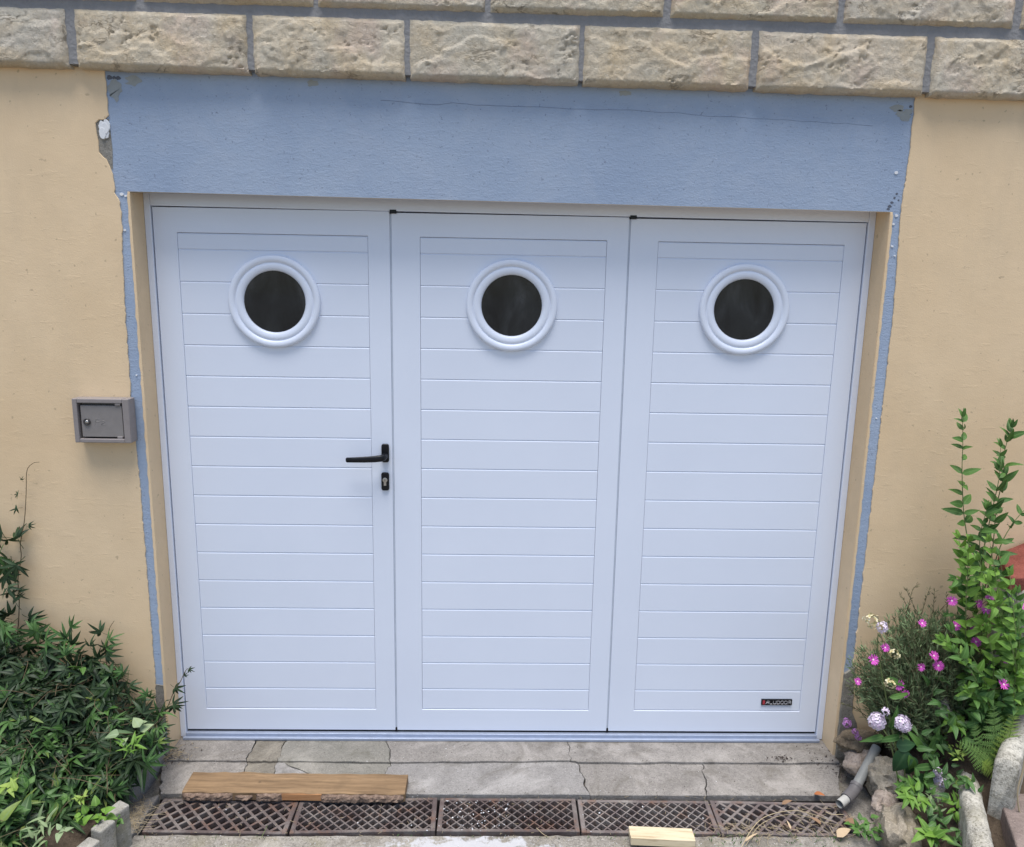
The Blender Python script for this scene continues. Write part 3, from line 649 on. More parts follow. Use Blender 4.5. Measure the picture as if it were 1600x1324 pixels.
# ================================================================== PLANKS
pk=thing('bark_plank','long old wooden plank with bark along its front edge','plank',(-.705,-.305,-.036))
M=Matrix.Rotation(R(-.9),4,'Z')
def wob(mb,f):
    mb.v=[tuple(Vector(p)+Vector(f(p))) for p in mb.v]; return mb
def board(x0,x1,y0,y1,z0,z1,nx=40,ny=4,jit=.0015,seed=0):
    mb=MB(); vs=[]; fs=[]
    sec=[(y0,z0)]+[(y0,z1)]+[(y0+(y1-y0)*j/ny,z1) for j in range(1,ny+1)]+[(y1,z0)]
    m=len(sec)
    for i in range(nx+1):
        x=x0+(x1-x0)*i/nx
        for j,(y,z) in enumerate(sec): vs.append((x+.002*fbm((y*40,seed,i//nx),2)*(1 if i in(0,nx) else 0),y+jit*fbm((x*14,j*.3,seed),3),z+jit*.6*fbm((x*10,y*30,seed+4),3)))
    for i in range(nx):
        for j in range(m): j2=(j+1)%m; fs.append((i*m+j,(i+1)*m+j,(i+1)*m+j2,i*m+j2))
    fs.append(tuple(range(m))); fs.append(tuple(nx*m+j for j in range(m-1,-1,-1)))
    mb.add(vs,fs); return mb
b=board(-.37,.37,-.045,.055,.0,.030,60,6,.005,3); o=b.build('board',WOOD,pk,bevel=.0015,segs=1); 
pk.rotation_euler=(R(2.0),0,R(-.8))
b=board(-.045,.095,-.047,-.044,.004,.0275,16,1,.001,5); b.build('split_face',RAWWOOD,pk)
def bark(x0,x1,z0,z1,seed):
    nx=int((x1-x0)/.006)+2; nz=7; vs=[]; fs=[]
    for i in range(nx+1):
        for j in range(nz+1):
            u=i/nx; v=j/nz; x=x0+(x1-x0)*u; z=z0+(z1-z0)*v
            e=min(1,min(u,1-u)*nx/2.5)*min(1,min(v,1-v)*nz/1.5)
            y=-.045-.0035*e-.009*e*(.5+abs(fbm((x*38+seed,z*60,seed),4)))
            vs.append((x+.004*fbm((z*90,seed,u),2),y,z+.0035*fbm((x*45,seed,v*2),3)))
    for i in range(nx):
        for j in range(nz): a=i*(nz+1)+j; fs.append((a,a+nz+1,a+nz+2,a+1))
    mb=MB(); mb.add(vs,fs); mb.build('bark_strip',BARK,pk)
bark(-.368,-.20,-.002,.027,1); bark(-.195,-.135,.004,.022,6); bark(-.125,-.035,-.003,.028,2); bark(.090,.225,-.004,.027,3); bark(.220,.366,-.002,.027,4)
ps=thing('pine_plank','small pale pine offcut lying across the front edge of the drain','plank',(.488,-.530,-.042)); ps.rotation_euler=(R(-3),R(1),R(-2.2))
b=board(-.1,.1,-.029,.029,.004,.029,12,3,.0006,9); b.build('board',PINE,ps,bevel=.0015,segs=2)

# ================================================================== KERBS, STEPS, PIPE, ROCKS
kb=MB(); kb.v=[]; 
pts=[(-1.262,-.10),(-1.215,-.10),(-1.228,-.36),(-1.275,-.37)]
kb.prism_xy(list(reversed(pts)),-.08,.035); tag(kb.build('bed_kerb',CON_D,bevel=.006),'pale low concrete kerb beside the left corner of the garage opening','kerb')
gut=[(-1.228,-.36),(-1.16,-.32),(-1.165,-.505),(-1.16,-.75),(-1.26,-.80),(-1.275,-.37)]
kb=MB(); kb.prism_xy(list(reversed(gut)),-.09,-.036); tag(kb.build('gutter_slab',CON_A,bevel=.004),kind='structure')
def stake(x,y,w,d,top,rot,label):
    mb=MB(); nz=8
    M=Matrix.Translation((x,y,0))@Matrix.Rotation(R(rot),4,'Z')
    vs=[]; fs=[]
    ring=[(-w/2,-d/2),(w/2,-d/2),(w/2,d/2),(-w/2,d/2)]
    for k in range(nz+1):
        z=-.1+(top+.1)*k/nz
        for (a,b) in ring: vs.append(M@Vector((a+.003*fbm((x*30+a*50,z*25,b*50),2),b+.003*fbm((y*30,z*25,a*60),2),z+(.004*fbm((a*90,b*90,x*50),2) if k==nz else 0))))
    for k in range(nz):
        for q in range(4): q2=(q+1)%4; fs.append((k*4+q,k*4+q2,k*4+4+q2,k*4+4+q))
    fs.append(tuple(nz*4+q for q in range(4)))
    mb.add(vs,fs); return tag(mb.build('edging_stone',EDGE,bevel=.005,segs=2),label,'edging stone','concrete edging stones along the left bed')
stake(-1.178,-.556,.042,.055,.095,-24,'concrete edging stone nearest the garage door at the left bed')
stake(-1.185,-.628,.040,.055,.095,-20,'middle one of three concrete edging stones at the left bed')
stake(-1.190,-.712,.042,.060,.095,-20,'concrete edging stone at the bottom edge of the picture in the left bed')

def kerb_bar(p,q,w,h,name_label,round_end=True,seg=40):
    """round-topped concrete garden kerb from p to q (top centre line)"""
    p=Vector(p); q=Vector(q); d=(q-p); L=d.length; d.normalize(); s=d.cross(Vector((0,0,1))).normalized(); u=s.cross(d).normalized()
    prof=[(-w/2,-h)]+[(-w/2+.0,-w*.45)]+[(w/2*math.cos(R(180-20*k)),-w*.42+w*.42*math.sin(R(20*k))) for k in range(1,9)]+[(w/2,-w*.45),(w/2,-h)]
    vs=[]; fs=[]; m=len(prof)
    for i in range(seg+1):
        t=i/seg; e=1.0
        drop=.012*(max(0,1-min(t,1-t)*L/.012))**2 if round_end else 0
        for a,b in prof:
            n_=.0035*fbm((p.x*9+t*L*28,a*60,b*60),4)
            vs.append(p+d*(L*t)+s*(a*(1-drop*6)+n_)+u*(b-drop+n_))
    for i in range(seg):
        for k in range(m): k2=(k+1)%m; fs.append((i*m+k,i*m+k2,(i+1)*m+k2,(i+1)*m+k))
    fs.append(tuple(range(m-1,-1,-1))); fs.append(tuple(seg*m+k for k in range(m)))
    mb=MB(); mb.add(vs,fs); return tag(mb.build('stone_kerb',GRANITE,sharp=50),name_label,'kerb','round-topped kerbs edging the steps on the right')
kerb_bar((1.495,-.436,.155),(1.325,-.80,.150),.060,.22,'speckled round-topped kerb running down to the bottom edge at lower right')
kerb_bar((1.497,-.600,.290),(1.815,-.250,.325),.066,.24,'speckled round-topped kerb beside the fern at the right edge')
kerb_bar((1.625,-.30,.752),(1.80,-.46,.735),.075,.30,'weathered kerb end below the red coping at the right edge')
mb=MB(); mb.prism_xy([(1.40,-.86),(2.3,-.86),(2.3,-.15),(1.84,-.22),(1.52,-.57)],-.02,.135); tag(mb.build('lower_step',SLAB,bevel=.006),'brown stone step slab at the lower right corner','step')
mb=MB(); mb.prism_xy([(1.70,-.62),(2.4,-.62),(2.4,-.12),(1.90,-.12)],.12,.29); tag(mb.build('upper_step',SLAB,bevel=.006),'brown stone step higher up against the wall at the right edge','step')
rc=[(1.72, -0.115, 0.77),(1.89, -0.115, 0.848),(1.726, -0.36, 0.774),(1.596, -0.36, 0.779)]
mb=MB(); mb.add(rc+[(x,y,z-.05) for x,y,z in rc],[(0,3,2,1),(4,5,6,7),(0,1,5,4),(1,2,6,5),(2,3,7,6),(3,0,4,7)]); tag(mb.build('red_coping',RED,bevel=.005),'sloping red painted coping against the wall at the right edge','coping')
mb=MB(); mb.prism_xy([(1.74,-.36),(2.6,-.36),(2.6,-.115),(1.74,-.115)],-.1,.62); tag(mb.build('stair_wall',PLASTER),'rough masonry under the red coping at the right edge','wall')

pp=thing('drain_pipe','grey plastic drain pipe sloping down beside the right end of the drain','pipe',(1.196, -0.3, -0.036))
pa,pb,pc_,pd=[Vector(v) for v in ((1.3, -0.24, 0.096),(1.186, -0.34, 0.008),(1.15, -0.37, -0.003),(1.108, -0.4, -0.007))]
mb=MB(); mb.tube([pa,pa.lerp(pb,.5),pb],.0160,.0160,18); mk(mb,'pipe_length',PVC,pp,sharp=50)
mb=MB(); dd=(pb-pa).normalized(); mb.tube([pb-dd*.012,pb+dd*.012,pb.lerp(pc_,.75),pc_+(pd-pc_)*.25],  .0192,.0192,18); mk(mb,'pipe_elbow',PVC_D,pp,sharp=50)
mb=MB(); mb.tube([pb-dd*.016,pb-dd*.004],.0206,.0206,18); mk(mb,'pipe_collar',PVC_D,pp,sharp=50)
mb=MB(); mb.tube([pc_,pd],.0145,.0145,18,caps=False); mb.tube([pc_,pd],.0125,.0125,18,caps=False); mk(mb,'pipe_end',m_plain('pale_pipe',(.42,.41,.38),.6),pp,smooth=True)

def rock(loc,r,label,seed,mat=ROCK,sub=4,amp=.28):
    import bmesh
    bm=bmesh.new(); bmesh.ops.create_icosphere(bm,subdivisions=sub,radius=1)
    for v in bm.verts:
        p=v.co.copy(); q=(p.x*1.2+seed*7,p.y*1.2+seed,p.z*1.2)
        k=1+amp*fbm(q,5)+.10*noise.cell(Vector((p.x*2.2+seed,p.y*2.2,p.z*2.2)))+.06*fbm((p.x*6+seed,p.y*6,p.z*6),3)
        v.co=Vector((p.x*r[0],p.y*r[1],p.z*r[2]))*k
    me=bpy.data.meshes.new('rock'); bm.to_mesh(me); bm.free(); me.materials.append(mat)
    me.polygons.foreach_set('use_smooth',[True]*len(me.polygons)); me.set_sharp_from_angle(angle=R(38))
    o=link('rock',me); o.location=loc; o.rotation_euler=(seed,seed*2,seed*3); return tag(o,label,'rock','rocks edging the right bed')
ROCK_P=m_concrete('rock_pinkish',(.30,.235,.19),(.44,.37,.32),.4,.2); ROCK_G=m_concrete('rock_grey',(.17,.165,.15),(.29,.28,.26),.4,.3)
rock((1.27, -0.235, 0.022),(.055,.05,.07),'pinkish rock behind the drain pipe at the wall corner',1.3,ROCK_P)
rock((1.312, -0.33, 0.026),(.075,.06,.075),'pitted beige rock right of the drain pipe',2.1)
rock((1.246, -0.52, -0.025),(.085,.07,.095),'large mossy beige rock at the bottom edge right of the drain',3.7)
rock((1.266, -0.4, -0.019),(.05,.045,.045),'small rough rock between the drain pipe and the big mossy rock',4.4,ROCK_P)
rock((1.459, -0.3, 0.295),(.035,.035,.045),'grey rock half hidden behind the pale lilac flower heads',5.2,ROCK_G)
rock((1.435, -0.44, 0.052),(.06,.05,.055),'dark earthy rock beside the low kerb under the lilac flowers',6.6,ROCK_G)
rock((1.279, -0.17, 0.069),(.045,.04,.09),'broken brown masonry lump under the purple flowers at the wall foot',7.9,m_concrete('rock_brown',(.14,.105,.07),(.26,.21,.15),.4,.2))

# ================================================================== PLANTS
def leaf_part(mb, M, L, W, fold=.25, droop=.25, n=6, shape=.45, tip=1.0, curl=0.0):
    """a leaf blade along +X of M: folded along the midrib, drooping; tone = 0 on the rib, 1 on the rim"""
    vs=[]; at=[]; fs=[]
    for i in range(n+1):
        t=i/n
        w=W/2*(math.sin(math.pi*min(1,t**shape if t>0 else 0))**.85 if 0<t<1 else (.06 if t==0 else 0))
        x=L*t*(1-.25*droop*t); z=-droop*L*t*t+curl*L*math.sin(t*3.1)*.1
        for s_,k in ((-1,1.0),(0,0.0),(1,1.0)):
            vs.append(M@Vector((x,s_*w*math.cos(fold),z+abs(s_)*w*math.sin(fold)))); at.append(k)
    for i in range(n):
        a=i*3; fs+=[(a,a+1,a+4,a+3),(a+1,a+2,a+5,a+4)]
    mb.add(vs,fs,at)
def frame(loc,d,up):
    d=Vector(d).normalized(); up=Vector(up)
    z=(up-d*up.dot(d)); z=z.normalized() if z.length>1e-4 else d.orthogonal().normalized()
    y=z.cross(d); M=Matrix((d,y,z)).transposed().to_4x4(); M.translation=Vector(loc); return M
def leaf_mesh(name, mat, L, W, **k):
    mb=MB(); leaf_part(mb, Matrix.Identity(4), L, W, **k); return mb.mesh(name,mat,True)
def palmate(name, mat, nl=5, L=.085, W=.019, pet=.035, seed=0):
    rnd=random.Random(seed); mb=MB()
    for k in range(nl):
        a=(k-(nl-1)/2)*(150/(nl-1))*rnd.uniform(.85,1.1); l=L*(1-.35*abs(k-(nl-1)/2)/((nl-1)/2))*rnd.uniform(.85,1.1)
        M=Matrix.Rotation(R(a),4,'Z')@Matrix.Rotation(R(rnd.uniform(-12,22)),4,'Y')
        leaf_part(mb,M,l,W*rnd.uniform(.85,1.15),fold=rnd.uniform(.15,.45),droop=rnd.uniform(.05,.5),n=6,shape=.62)
    n0=len(mb.v)
    mb.tube([(-pet,0,-pet*.5),(-pet*.5,0,-pet*.15),(0,0,0)],.0011,.0009,4)
    return mb
def rv(a=1.0): return Vector((random.uniform(-a,a),random.uniform(-a,a),random.uniform(-a,a)))
def put(me,root,M,name='leaf'):
    o=link(name,me,root); o.matrix_basis=Matrix.Translation(-Vector(root.location))@M; return o
def join_into(mb, src, M):
    mb.add([M@Vector(p) for p in src.v], src.f, src.a)
def spline(pts,n=8):
    P=[Vector(p) for p in pts]; P=[P[0]*2-P[1]]+P+[P[-1]*2-P[-2]]; out=[]
    for i in range(1,len(P)-2):
        for k in range(n):
            t=k/n; a,b,c,d=P[i-1],P[i],P[i+1],P[i+2]
            out.append(.5*((2*b)+(c-a)*t+(2*a-5*b+4*c-d)*t*t+(3*b-a-3*c+d)*t*t*t))
    out.append(P[-2]); return out

# ---- left: trailing vine in the bed
vt=thing('vine_thicket','dense heap of dark green narrow five-fingered vine leaves filling the left bed','vine',(-1.5,-.35,.05))
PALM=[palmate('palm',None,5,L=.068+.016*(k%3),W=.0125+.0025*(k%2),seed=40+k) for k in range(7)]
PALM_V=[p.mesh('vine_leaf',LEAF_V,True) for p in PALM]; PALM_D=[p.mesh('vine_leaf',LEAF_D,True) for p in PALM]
PALM_B=[palmate('palm',None,k,L=.05,W=.021,seed=70+k).mesh('vine_leaf',LEAF_S,True) for k in (3,4,5,3)]
def mound(x,y):
    wf=sstep(-.75,-.15,y); e=sstep(0,.34,-1.19-x)
    return .01+.05*e+.14*wf+.155*e*wf+.055*fbm((x*6.5,y*6.5,3),3)+.03*fbm((x*17,y*17,6),2)+.05*math.exp(-((x+1.33)/.1)**2-((y+.2)/.1)**2)
samples=[]
for i in range(2600):
    x=-1.2-.62*random.random()**.9; y=-.14-.75*random.random()
    lim=-1.195-.0*(y+.15) if y>-.42 else -1.20-.22*(-.42-y)/.3
    if x>lim+.02*fbm((y*20,1,1),2): continue
    depth=random.random()**1.3
    samples.append((depth,x,y))
samples.sort()
for i in range(1300): samples.append((random.random()**1.3,-1.80-.75*random.random(),-.14-.75*random.random()))   # goes on beyond the frame
stuff=MB(); stuff2=MB(); cnt=0
for depth,x,y in samples:
    z=mound(x,y)-depth*.11+.015+.045*max(0,fbm((x*15,y*15,8),3))
    nx=(mound(x+.02,y)-mound(x-.02,y))/.04; ny=(mound(x,y+.02)-mound(x,y-.02))/.04
    up=Vector((-nx*.6+random.uniform(-.9,.9),-ny*.6-.25+random.uniform(-.9,.9),1.0))
    d=Vector((random.uniform(-1,1),random.uniform(-1,.5),random.uniform(-.5,.6)))
    sc=random.choice((.5,.6,.7,.8,.9,1.0,1.15))*random.uniform(.9,1.1)
    M=frame((x,y,z),d,up)@Matrix.Scale(sc,4)
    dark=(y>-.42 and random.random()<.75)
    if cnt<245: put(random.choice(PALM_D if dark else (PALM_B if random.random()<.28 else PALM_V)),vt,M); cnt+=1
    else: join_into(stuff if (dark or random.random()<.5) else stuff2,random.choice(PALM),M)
for (x,y,hh,lean) in ((-1.66,-.16,.10,-.02),(-1.56,-.16,.07,.03),(-1.50,-.15,.12,.01),(-1.42,-.15,.08,.04),(-1.33,-.16,.06,.03),(-1.27,-.17,.05,.05),(-1.24,-.22,.03,.07),(-1.22,-.30,.0,.07),(-1.23,-.37,-.03,.06),(-1.60,-.18,.13,.03),(-1.70,-.2,.12,.02),(-1.45,-.2,.05,-.04),(-1.30,-.45,-.02,.07)):
    a=Vector((x,y,mound(x,y)-.03)); b_=a+Vector((lean,-.02,hh+.04)); mb=MB(); mb.tube(spline([a,a.lerp(b_,.5)+rv(.01),b_],4),.0015,.0008,4); keep(mb.build('shoot',STEMG,None,smooth=True),vt)
    for q in range(4):
        pz=a.lerp(b_,.4+.2*q); d=Vector((random.uniform(-1,1)+lean*6,random.uniform(-.5,.1),random.uniform(-.3,.9)))
        put(random.choice(PALM_D if q<2 else PALM_V),vt,frame(pz+d.normalized()*.02,d,(random.uniform(-.5,.5),-1,.5))@Matrix.Scale(random.uniform(.55,.95),4))
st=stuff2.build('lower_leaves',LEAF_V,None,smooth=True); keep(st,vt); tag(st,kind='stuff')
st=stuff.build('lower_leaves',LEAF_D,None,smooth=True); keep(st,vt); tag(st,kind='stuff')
sm=MB()
for i in range(170):
    x=-1.22-.55*random.random(); y=-.15-.65*random.random()
    if x>-1.22-.22*max(0,(-.42-y))/.3: continue
    a=Vector((x,y,mound(x,y)-.005)); d=Vector((random.uniform(-1,1),random.uniform(-1,.6),random.uniform(-.2,.5))).normalized()
    L=random.uniform(.08,.22); sm.tube(spline([a,a+d*L*.5+rv(.02),a+d*L+Vector((0,0,-.03))+rv(.02)],4),.0012,.0007,4)
st=sm.build('vine_stems',STEMB,None,smooth=True); keep(st,vt); tag(st,kind='stuff')

def vine(label,stems,leaves,sc=1.0,mats=(PALM_D,PALM_V),r=.0019,name='climbing_vine',cat='vine',stem=STEMB):
    root=thing(name,label,cat,stems[0][0])
    for pts in stems:
        mb=MB(); mb.tube(spline(pts,5),r,r*.5,5); keep(mb.build('stem',stem,None,smooth=True),root)
    for (p,d,s_,k) in leaves:
        up=Vector((random.uniform(-.4,.4),-1,random.uniform(0,.6)))
        put(random.choice(mats[k]),root,frame(p,Vector(d)+rv(.1),up)@Matrix.Scale(s_*sc,4))
    return root
VS=[[(-1.728, -0.125, 0.323), (-1.697, -0.125, 0.456), (-1.681, -0.125, 0.563), (-1.677, -0.125, 0.644), (-1.658, -0.125, 0.725), (-1.656, -0.125, 0.771), (-1.635, -0.125, 0.851), (-1.625, -0.125, 0.907), (-1.617, -0.125, 0.963), (-1.608, -0.125, 1.029), (-1.585, -0.125, 1.054), (-1.564, -0.125, 1.058)]]
lv=[]
for (u,d,s_,k) in [((-1.644, -0.128, 0.948),(-1,0,-.1),.32,0),((-1.627, -0.128, 0.997),(-.3,0,1),.25,0),((-1.62, -0.128, 0.836),(.9,0,.2),.35,0),((-1.652, -0.128, 0.897),(-.9,0,-.2),.4,0)]: lv.append((u,d,s_,k))
for i in range(44):
    t=random.random()**1.15; cx,cz=(-1.715+.025*math.sin(t*9),.40+.42*t)
    wdt=.10*(1-.55*t)
    p=(cx+random.uniform(-1,1)*wdt,-.125-random.random()*.06,cz+random.uniform(-.02,.02))
    lv.append((p,(p[0]-cx+random.uniform(-.06,.06),-.03,random.uniform(-.08,.05)),random.uniform(.75,1.05),0 if random.random()<.7 else 1))
vine('vine climbing the yellow wall at the left edge with a bare thin tip',VS,lv)
vine('thin vine sprig with small reddish green leaves standing up against the yellow wall',[[(-1.392, -0.135, 0.246), (-1.397, -0.135, 0.331), (-1.398, -0.135, 0.391), (-1.386, -0.135, 0.439), (-1.374, -0.135, 0.475), (-1.357, -0.135, 0.499)]],
     [((-1.405, -0.137, 0.457),(-.7,0,.35),.75,0),((-1.392, -0.137, 0.4),(-.6,0,-.5),.7,0),((-1.393, -0.137, 0.385),(.8,0,.1),.6,0),((-1.395, -0.137, 0.308),(.9,0,.1),.65,1),((-1.463, -0.2, 0.366),(.1,-.2,1),.8,0),((-1.503, -0.2, 0.401),(-.3,-.2,1),.7,0),((-1.412, -0.2, 0.437),(.1,0,1),.6,0)],name='vine_sprig')
vine('vine shoot with drooping leaves reaching across the left door jamb',[[(-1.221, -0.15, 0.12), (-1.19, -0.15, 0.182), (-1.163, -0.15, 0.243), (-1.139, -0.15, 0.28), (-1.118, -0.15, 0.322), (-1.105, -0.15, 0.329)]],
     [((-1.159, -0.152, 0.257),(.7,0,-.5),.55,0),((-1.17, -0.152, 0.195),(.9,0,.05),.55,0),((-1.168, -0.152, 0.19),(.05,0,-1),.6,0),((-1.123, -0.152, 0.303),(.5,0,.5),.25,0),((-1.106, -0.152, 0.328),(.8,0,-.5),.3,0)],name='vine_shoot')

# ---- weeds
def rosette(name,label,cat,c,n,L,W,mat,tilt=(15,70),seed=0,group=None,fold=.3,droop=.35,shape=.5,spread=.02,up=(0,-.35,1)):
    rnd=random.Random(seed); root=thing(name,label,cat,c,group)
    ms=[leaf_mesh('leaf',mat,L*f,W*f,fold=fold,droop=droop*g,n=6,shape=shape) for f,g in ((1,1),(.85,.6),(.7,1.3))]
    B=frame((0,0,0),Vector((1,0,0)),up)
    for i in range(n):
        a=i*137.5; e=tilt[1]-(tilt[1]-tilt[0])*math.sqrt((i+.5)/n)+rnd.uniform(-8,8)
        M=B@Matrix.Rotation(R(a+rnd.uniform(-15,15)),4,'Z')@Matrix.Rotation(R(-e),4,'Y')
        M.translation=Vector(c)+Vector((rnd.uniform(-1,1)*spread,rnd.uniform(-1,1)*spread,rnd.uniform(0,1)*spread+.01))
        put(rnd.choice(ms),root,M)
    return root
rosette('bright_weed','bright yellow-green weed beside the middle edging stone','weed',(-1.223, -0.603, 0.07),16,.035,.026,LEAF_B,seed=1,spread=.035)
rosette('starry_weed','small lime green star-shaped shoot in front of the dark vine','weed',(-1.266, -0.586, 0.13),12,.030,.010,LEAF_L,seed=2,spread=.01)
rosette('pale_weed','weed with broad pale green leaves at the lower left corner','weed',(-1.423, -0.666, 0.12),9,.07,.034,LEAF_V,seed=3,spread=.03)
rosette('yellow_weed','weed with yellowing leaves among the vine at the left edge','weed',(-1.454, -0.595, 0.17),6,.055,.022,LEAF_L,seed=4,spread=.02)
rosette('round_leaf_weed','weed with round pale leaves in the vine near the door corner','weed',(-1.219, -0.36, 0.195),5,.045,.036,LEAF_P,seed=5,spread=.03)
rosette('narrow_weed','pale narrow-leaved weed in front of the kerb by the left jamb','weed',(-1.192, -0.42, 0.178),18,.05,.009,LEAF_B,seed=6,spread=.03)
rosette('ivy_seedling','small dark green seedling on the side of the first edging stone','weed',(-1.163, -0.585, 0.06),7,.024,.017,LEAF_S,seed=7,spread=.012)
rosette('tufted_weed','brownish green weed tuft near the bottom edge in the left bed','weed',(-1.315, -0.692, 0.1),20,.05,.010,TWIGLEAF,seed=8,spread=.04)
rosette('cream_leaf_weed','weed with one cream coloured curled leaf by the lowest edging stone','weed',(-1.266, -0.7, 0.11),4,.035,.022,LEAF_P,seed=9,spread=.01)

# ---- right: tall leafy shrub
def leafy(root,pts,me,every,s0,s1,r=.0022,stem=STEMG,pitch=35,name='stem',start=.08,whorl=2):
    pts=[Vector(pts[0])]+[Vector(p)+rv(.007) for p in pts[1:]]; sp=spline(pts,10); mb=MB(); mb.tube(sp,r,r*.4,5); keep(mb.build(name,stem,None,smooth=True),root)
    acc=0; nxt=every*.5; ang=random.uniform(0,360); tot=sum((b-a).length for a,b in zip(sp,sp[1:]))
    for a,b in zip(sp,sp[1:]):
        acc+=(b-a).length
        while acc>=nxt:
            f=nxt/tot; nxt+=every*(1.15-.5*f)*random.uniform(.65,1.4); ang+=random.uniform(60,120)
            if f<start: continue
            d=(b-a).normalized(); o1=d.orthogonal().normalized(); o2=d.cross(o1)
            for w in range(whorl if random.random()<.75 else 1):
                t=R(ang+w*360/whorl+random.uniform(-25,25)); out=(o1*math.cos(t)+o2*math.sin(t))
                pi=R(pitch+30*f+random.uniform(-12,12)); v=out*math.cos(pi)+d*math.sin(pi)
                put(random.choice(me),root,frame(a,v+Vector((0,.0,-.05)),Vector((0,-1,.45))+d*.25+rv(.35))@Matrix.Scale((s0+(s1-s0)*f)*random.uniform(.62,1.18),4))
    for w in range(5):
        d=(sp[-1]-sp[-3]).normalized(); v=d+rv(.45)
        put(random.choice(me),root,frame(sp[-1],v,(0,-1,.4))@Matrix.Scale(s1*.65,4))
SHL=[leaf_mesh('shrub_leaf',LEAF_S,.068,.0265,fold=f,droop=d,n=7,shape=.62) for f,d in ((.25,.2),(.4,.35),(.15,.08),(.3,.5))]
ts=thing('tall_shrub','tall shrub with upright leafy stems against the yellow wall at right','shrub',(1.569, -0.28, 0.615))
leafy(ts,[(1.574, -0.27, 0.656), (1.526, -0.27, 0.791), (1.484, -0.27, 0.944), (1.452, -0.27, 1.095), (1.442, -0.27, 1.189), (1.43, -0.27, 1.283)],SHL,.048,1.0,.72,pitch=12)
leafy(ts,[(1.577, -0.27, 0.633), (1.583, -0.27, 0.814), (1.583, -0.27, 0.967), (1.587, -0.27, 1.086), (1.592, -0.27, 1.17), (1.598, -0.27, 1.248)],SHL,.030,1.05,.75,pitch=25)
leafy(ts,[(1.545, -0.3, 0.669), (1.545, -0.3, 0.825), (1.548, -0.3, 0.976), (1.55, -0.3, 1.093), (1.553, -0.3, 1.187)],SHL,.036,1.0,.7,pitch=25)
leafy(ts,[(1.595, -0.26, 0.675), (1.619, -0.26, 0.844), (1.651, -0.26, 0.926), (1.689, -0.26, 0.983)],SHL,.040,.95,.65,pitch=20)
leafy(ts,[(1.542, -0.3, 0.647), (1.528, -0.3, 0.78), (1.53, -0.3, 0.89), (1.529, -0.3, 0.976)],SHL,.034,1.05,.8,pitch=15)
# bushy light green plant below it
BRL=[leaf_mesh('bush_leaf',LEAF_B,.058,.027,fold=f,droop=d,n=6,shape=.55) for f,d in ((.25,.2),(.35,.4),(.15,.1))]
MDL=[leaf_mesh('bush_leaf',LEAF_S,.060,.027,fold=f,droop=d,n=6,shape=.55) for f,d in ((.25,.2),(.35,.4),(.15,.1))]
bb=thing('green_bush','bushy light green leafy plant below the tall shrub at right','bush',(1.645, -0.36, 0.314))
for k,(u,v,y,me) in enumerate([((1.426, -0.33, 0.904),0,0,BRL),((1.445, -0.36, 0.889),0,0,BRL),((1.511, -0.36, 0.9),0,0,BRL),((1.549, -0.36, 0.847),0,0,MDL),((1.464, -0.34, 0.774),0,0,MDL),((1.464, -0.4, 0.841),0,0,BRL),((1.532, -0.44, 0.815),0,0,BRL),((1.599, -0.4, 0.746),0,0,MDL),((1.495, -0.44, 0.752),0,0,BRL)]):
    b0=Vector((1.657, -0.32, 0.266))+Vector((random.uniform(-.06,.05),random.uniform(-.03,.05),-.02)); tp=Vector(u)
    mid=b0.lerp(tp,.5)+Vector((random.uniform(-.06,.06),-.05+random.uniform(-.04,.04),random.uniform(-.03,.03)))
    leafy(bb,[b0,mid,tp],me,.040,1.1,.75,r=.002,pitch=15,start=.12)
    for q in range(3):                                            # side shoots
        a=b0.lerp(tp,random.uniform(.2,.85)); e=a+Vector((random.uniform(-.10,.10),random.uniform(-.06,.02),random.uniform(.0,.07)))
        leafy(bb,[a,a.lerp(e,.5)+rv(.01),e],random.choice((me,MDL)),.034,.95,.6,r=.0013,pitch=20,start=.25)
bs=thing('bright_bush','paler green leafy sprigs spreading in front of the magenta flowers at right','bush',(1.583, -0.42, 0.327))
for u in [(1.372, -0.43, 0.597),(1.412, -0.4, 0.615),(1.409, -0.45, 0.564),(1.49, -0.45, 0.64),(1.542, -0.48, 0.623),(1.569, -0.46, 0.699),(1.461, -0.46, 0.429),(1.526, -0.5, 0.506),(1.59, -0.46, 0.528)]:
    b0=Vector((1.602, -0.4, 0.281))+Vector((random.uniform(-.04,.04),random.uniform(-.03,.03),0)); tp=Vector(u)
    leafy(bs,[b0,b0.lerp(tp,.55)+Vector((0,-.03,.03)),tp],BRL if random.random()<.6 else MDL,.036,1.0,.8,r=.0018,pitch=15,start=.2)

# flowering clump: fine twigs with narrow fleshy leaves, magenta daisies
C0=Vector((1.405, -0.24, 0.396))
fc=thing('flowering_clump','tangled grey-green twiggy clump dotted with magenta daisy flowers beside the right jamb','flowering plant',(C0.x,C0.y,.12))
tw=MB(); tl=MB()
for i in range(1350):
    a=random.uniform(0,2*math.pi); rr_=random.random()**.5
    tip=C0+Vector((.235*rr_*math.cos(a)+.01,-.13*random.random()+.04,.215*rr_*math.sin(a)))
    if tip.x<C0.x-.12 and tip.z>C0.z+.08 and random.random()<.6: continue
    base=Vector((C0.x+.04+random.uniform(-.13,.13),C0.y+random.uniform(-.05,.07),.14+random.uniform(-.04,.06)))
    mid=base.lerp(tip,.55)+rv(.035)+Vector((0,-.02,.0))
    sp=spline([base,mid,tip],4); tw.tube(sp,.0013,.0007,3,caps=False)
    for q in range(3,len(sp)):
        for w in range(4):
            d=(sp[q]-sp[q-1]).normalized()+rv(.75)
            leaf_part(tl,frame(sp[q]+rv(.006),d,rv(1)),random.uniform(.015,.034),.0052,fold=.5,droop=.2,n=2)
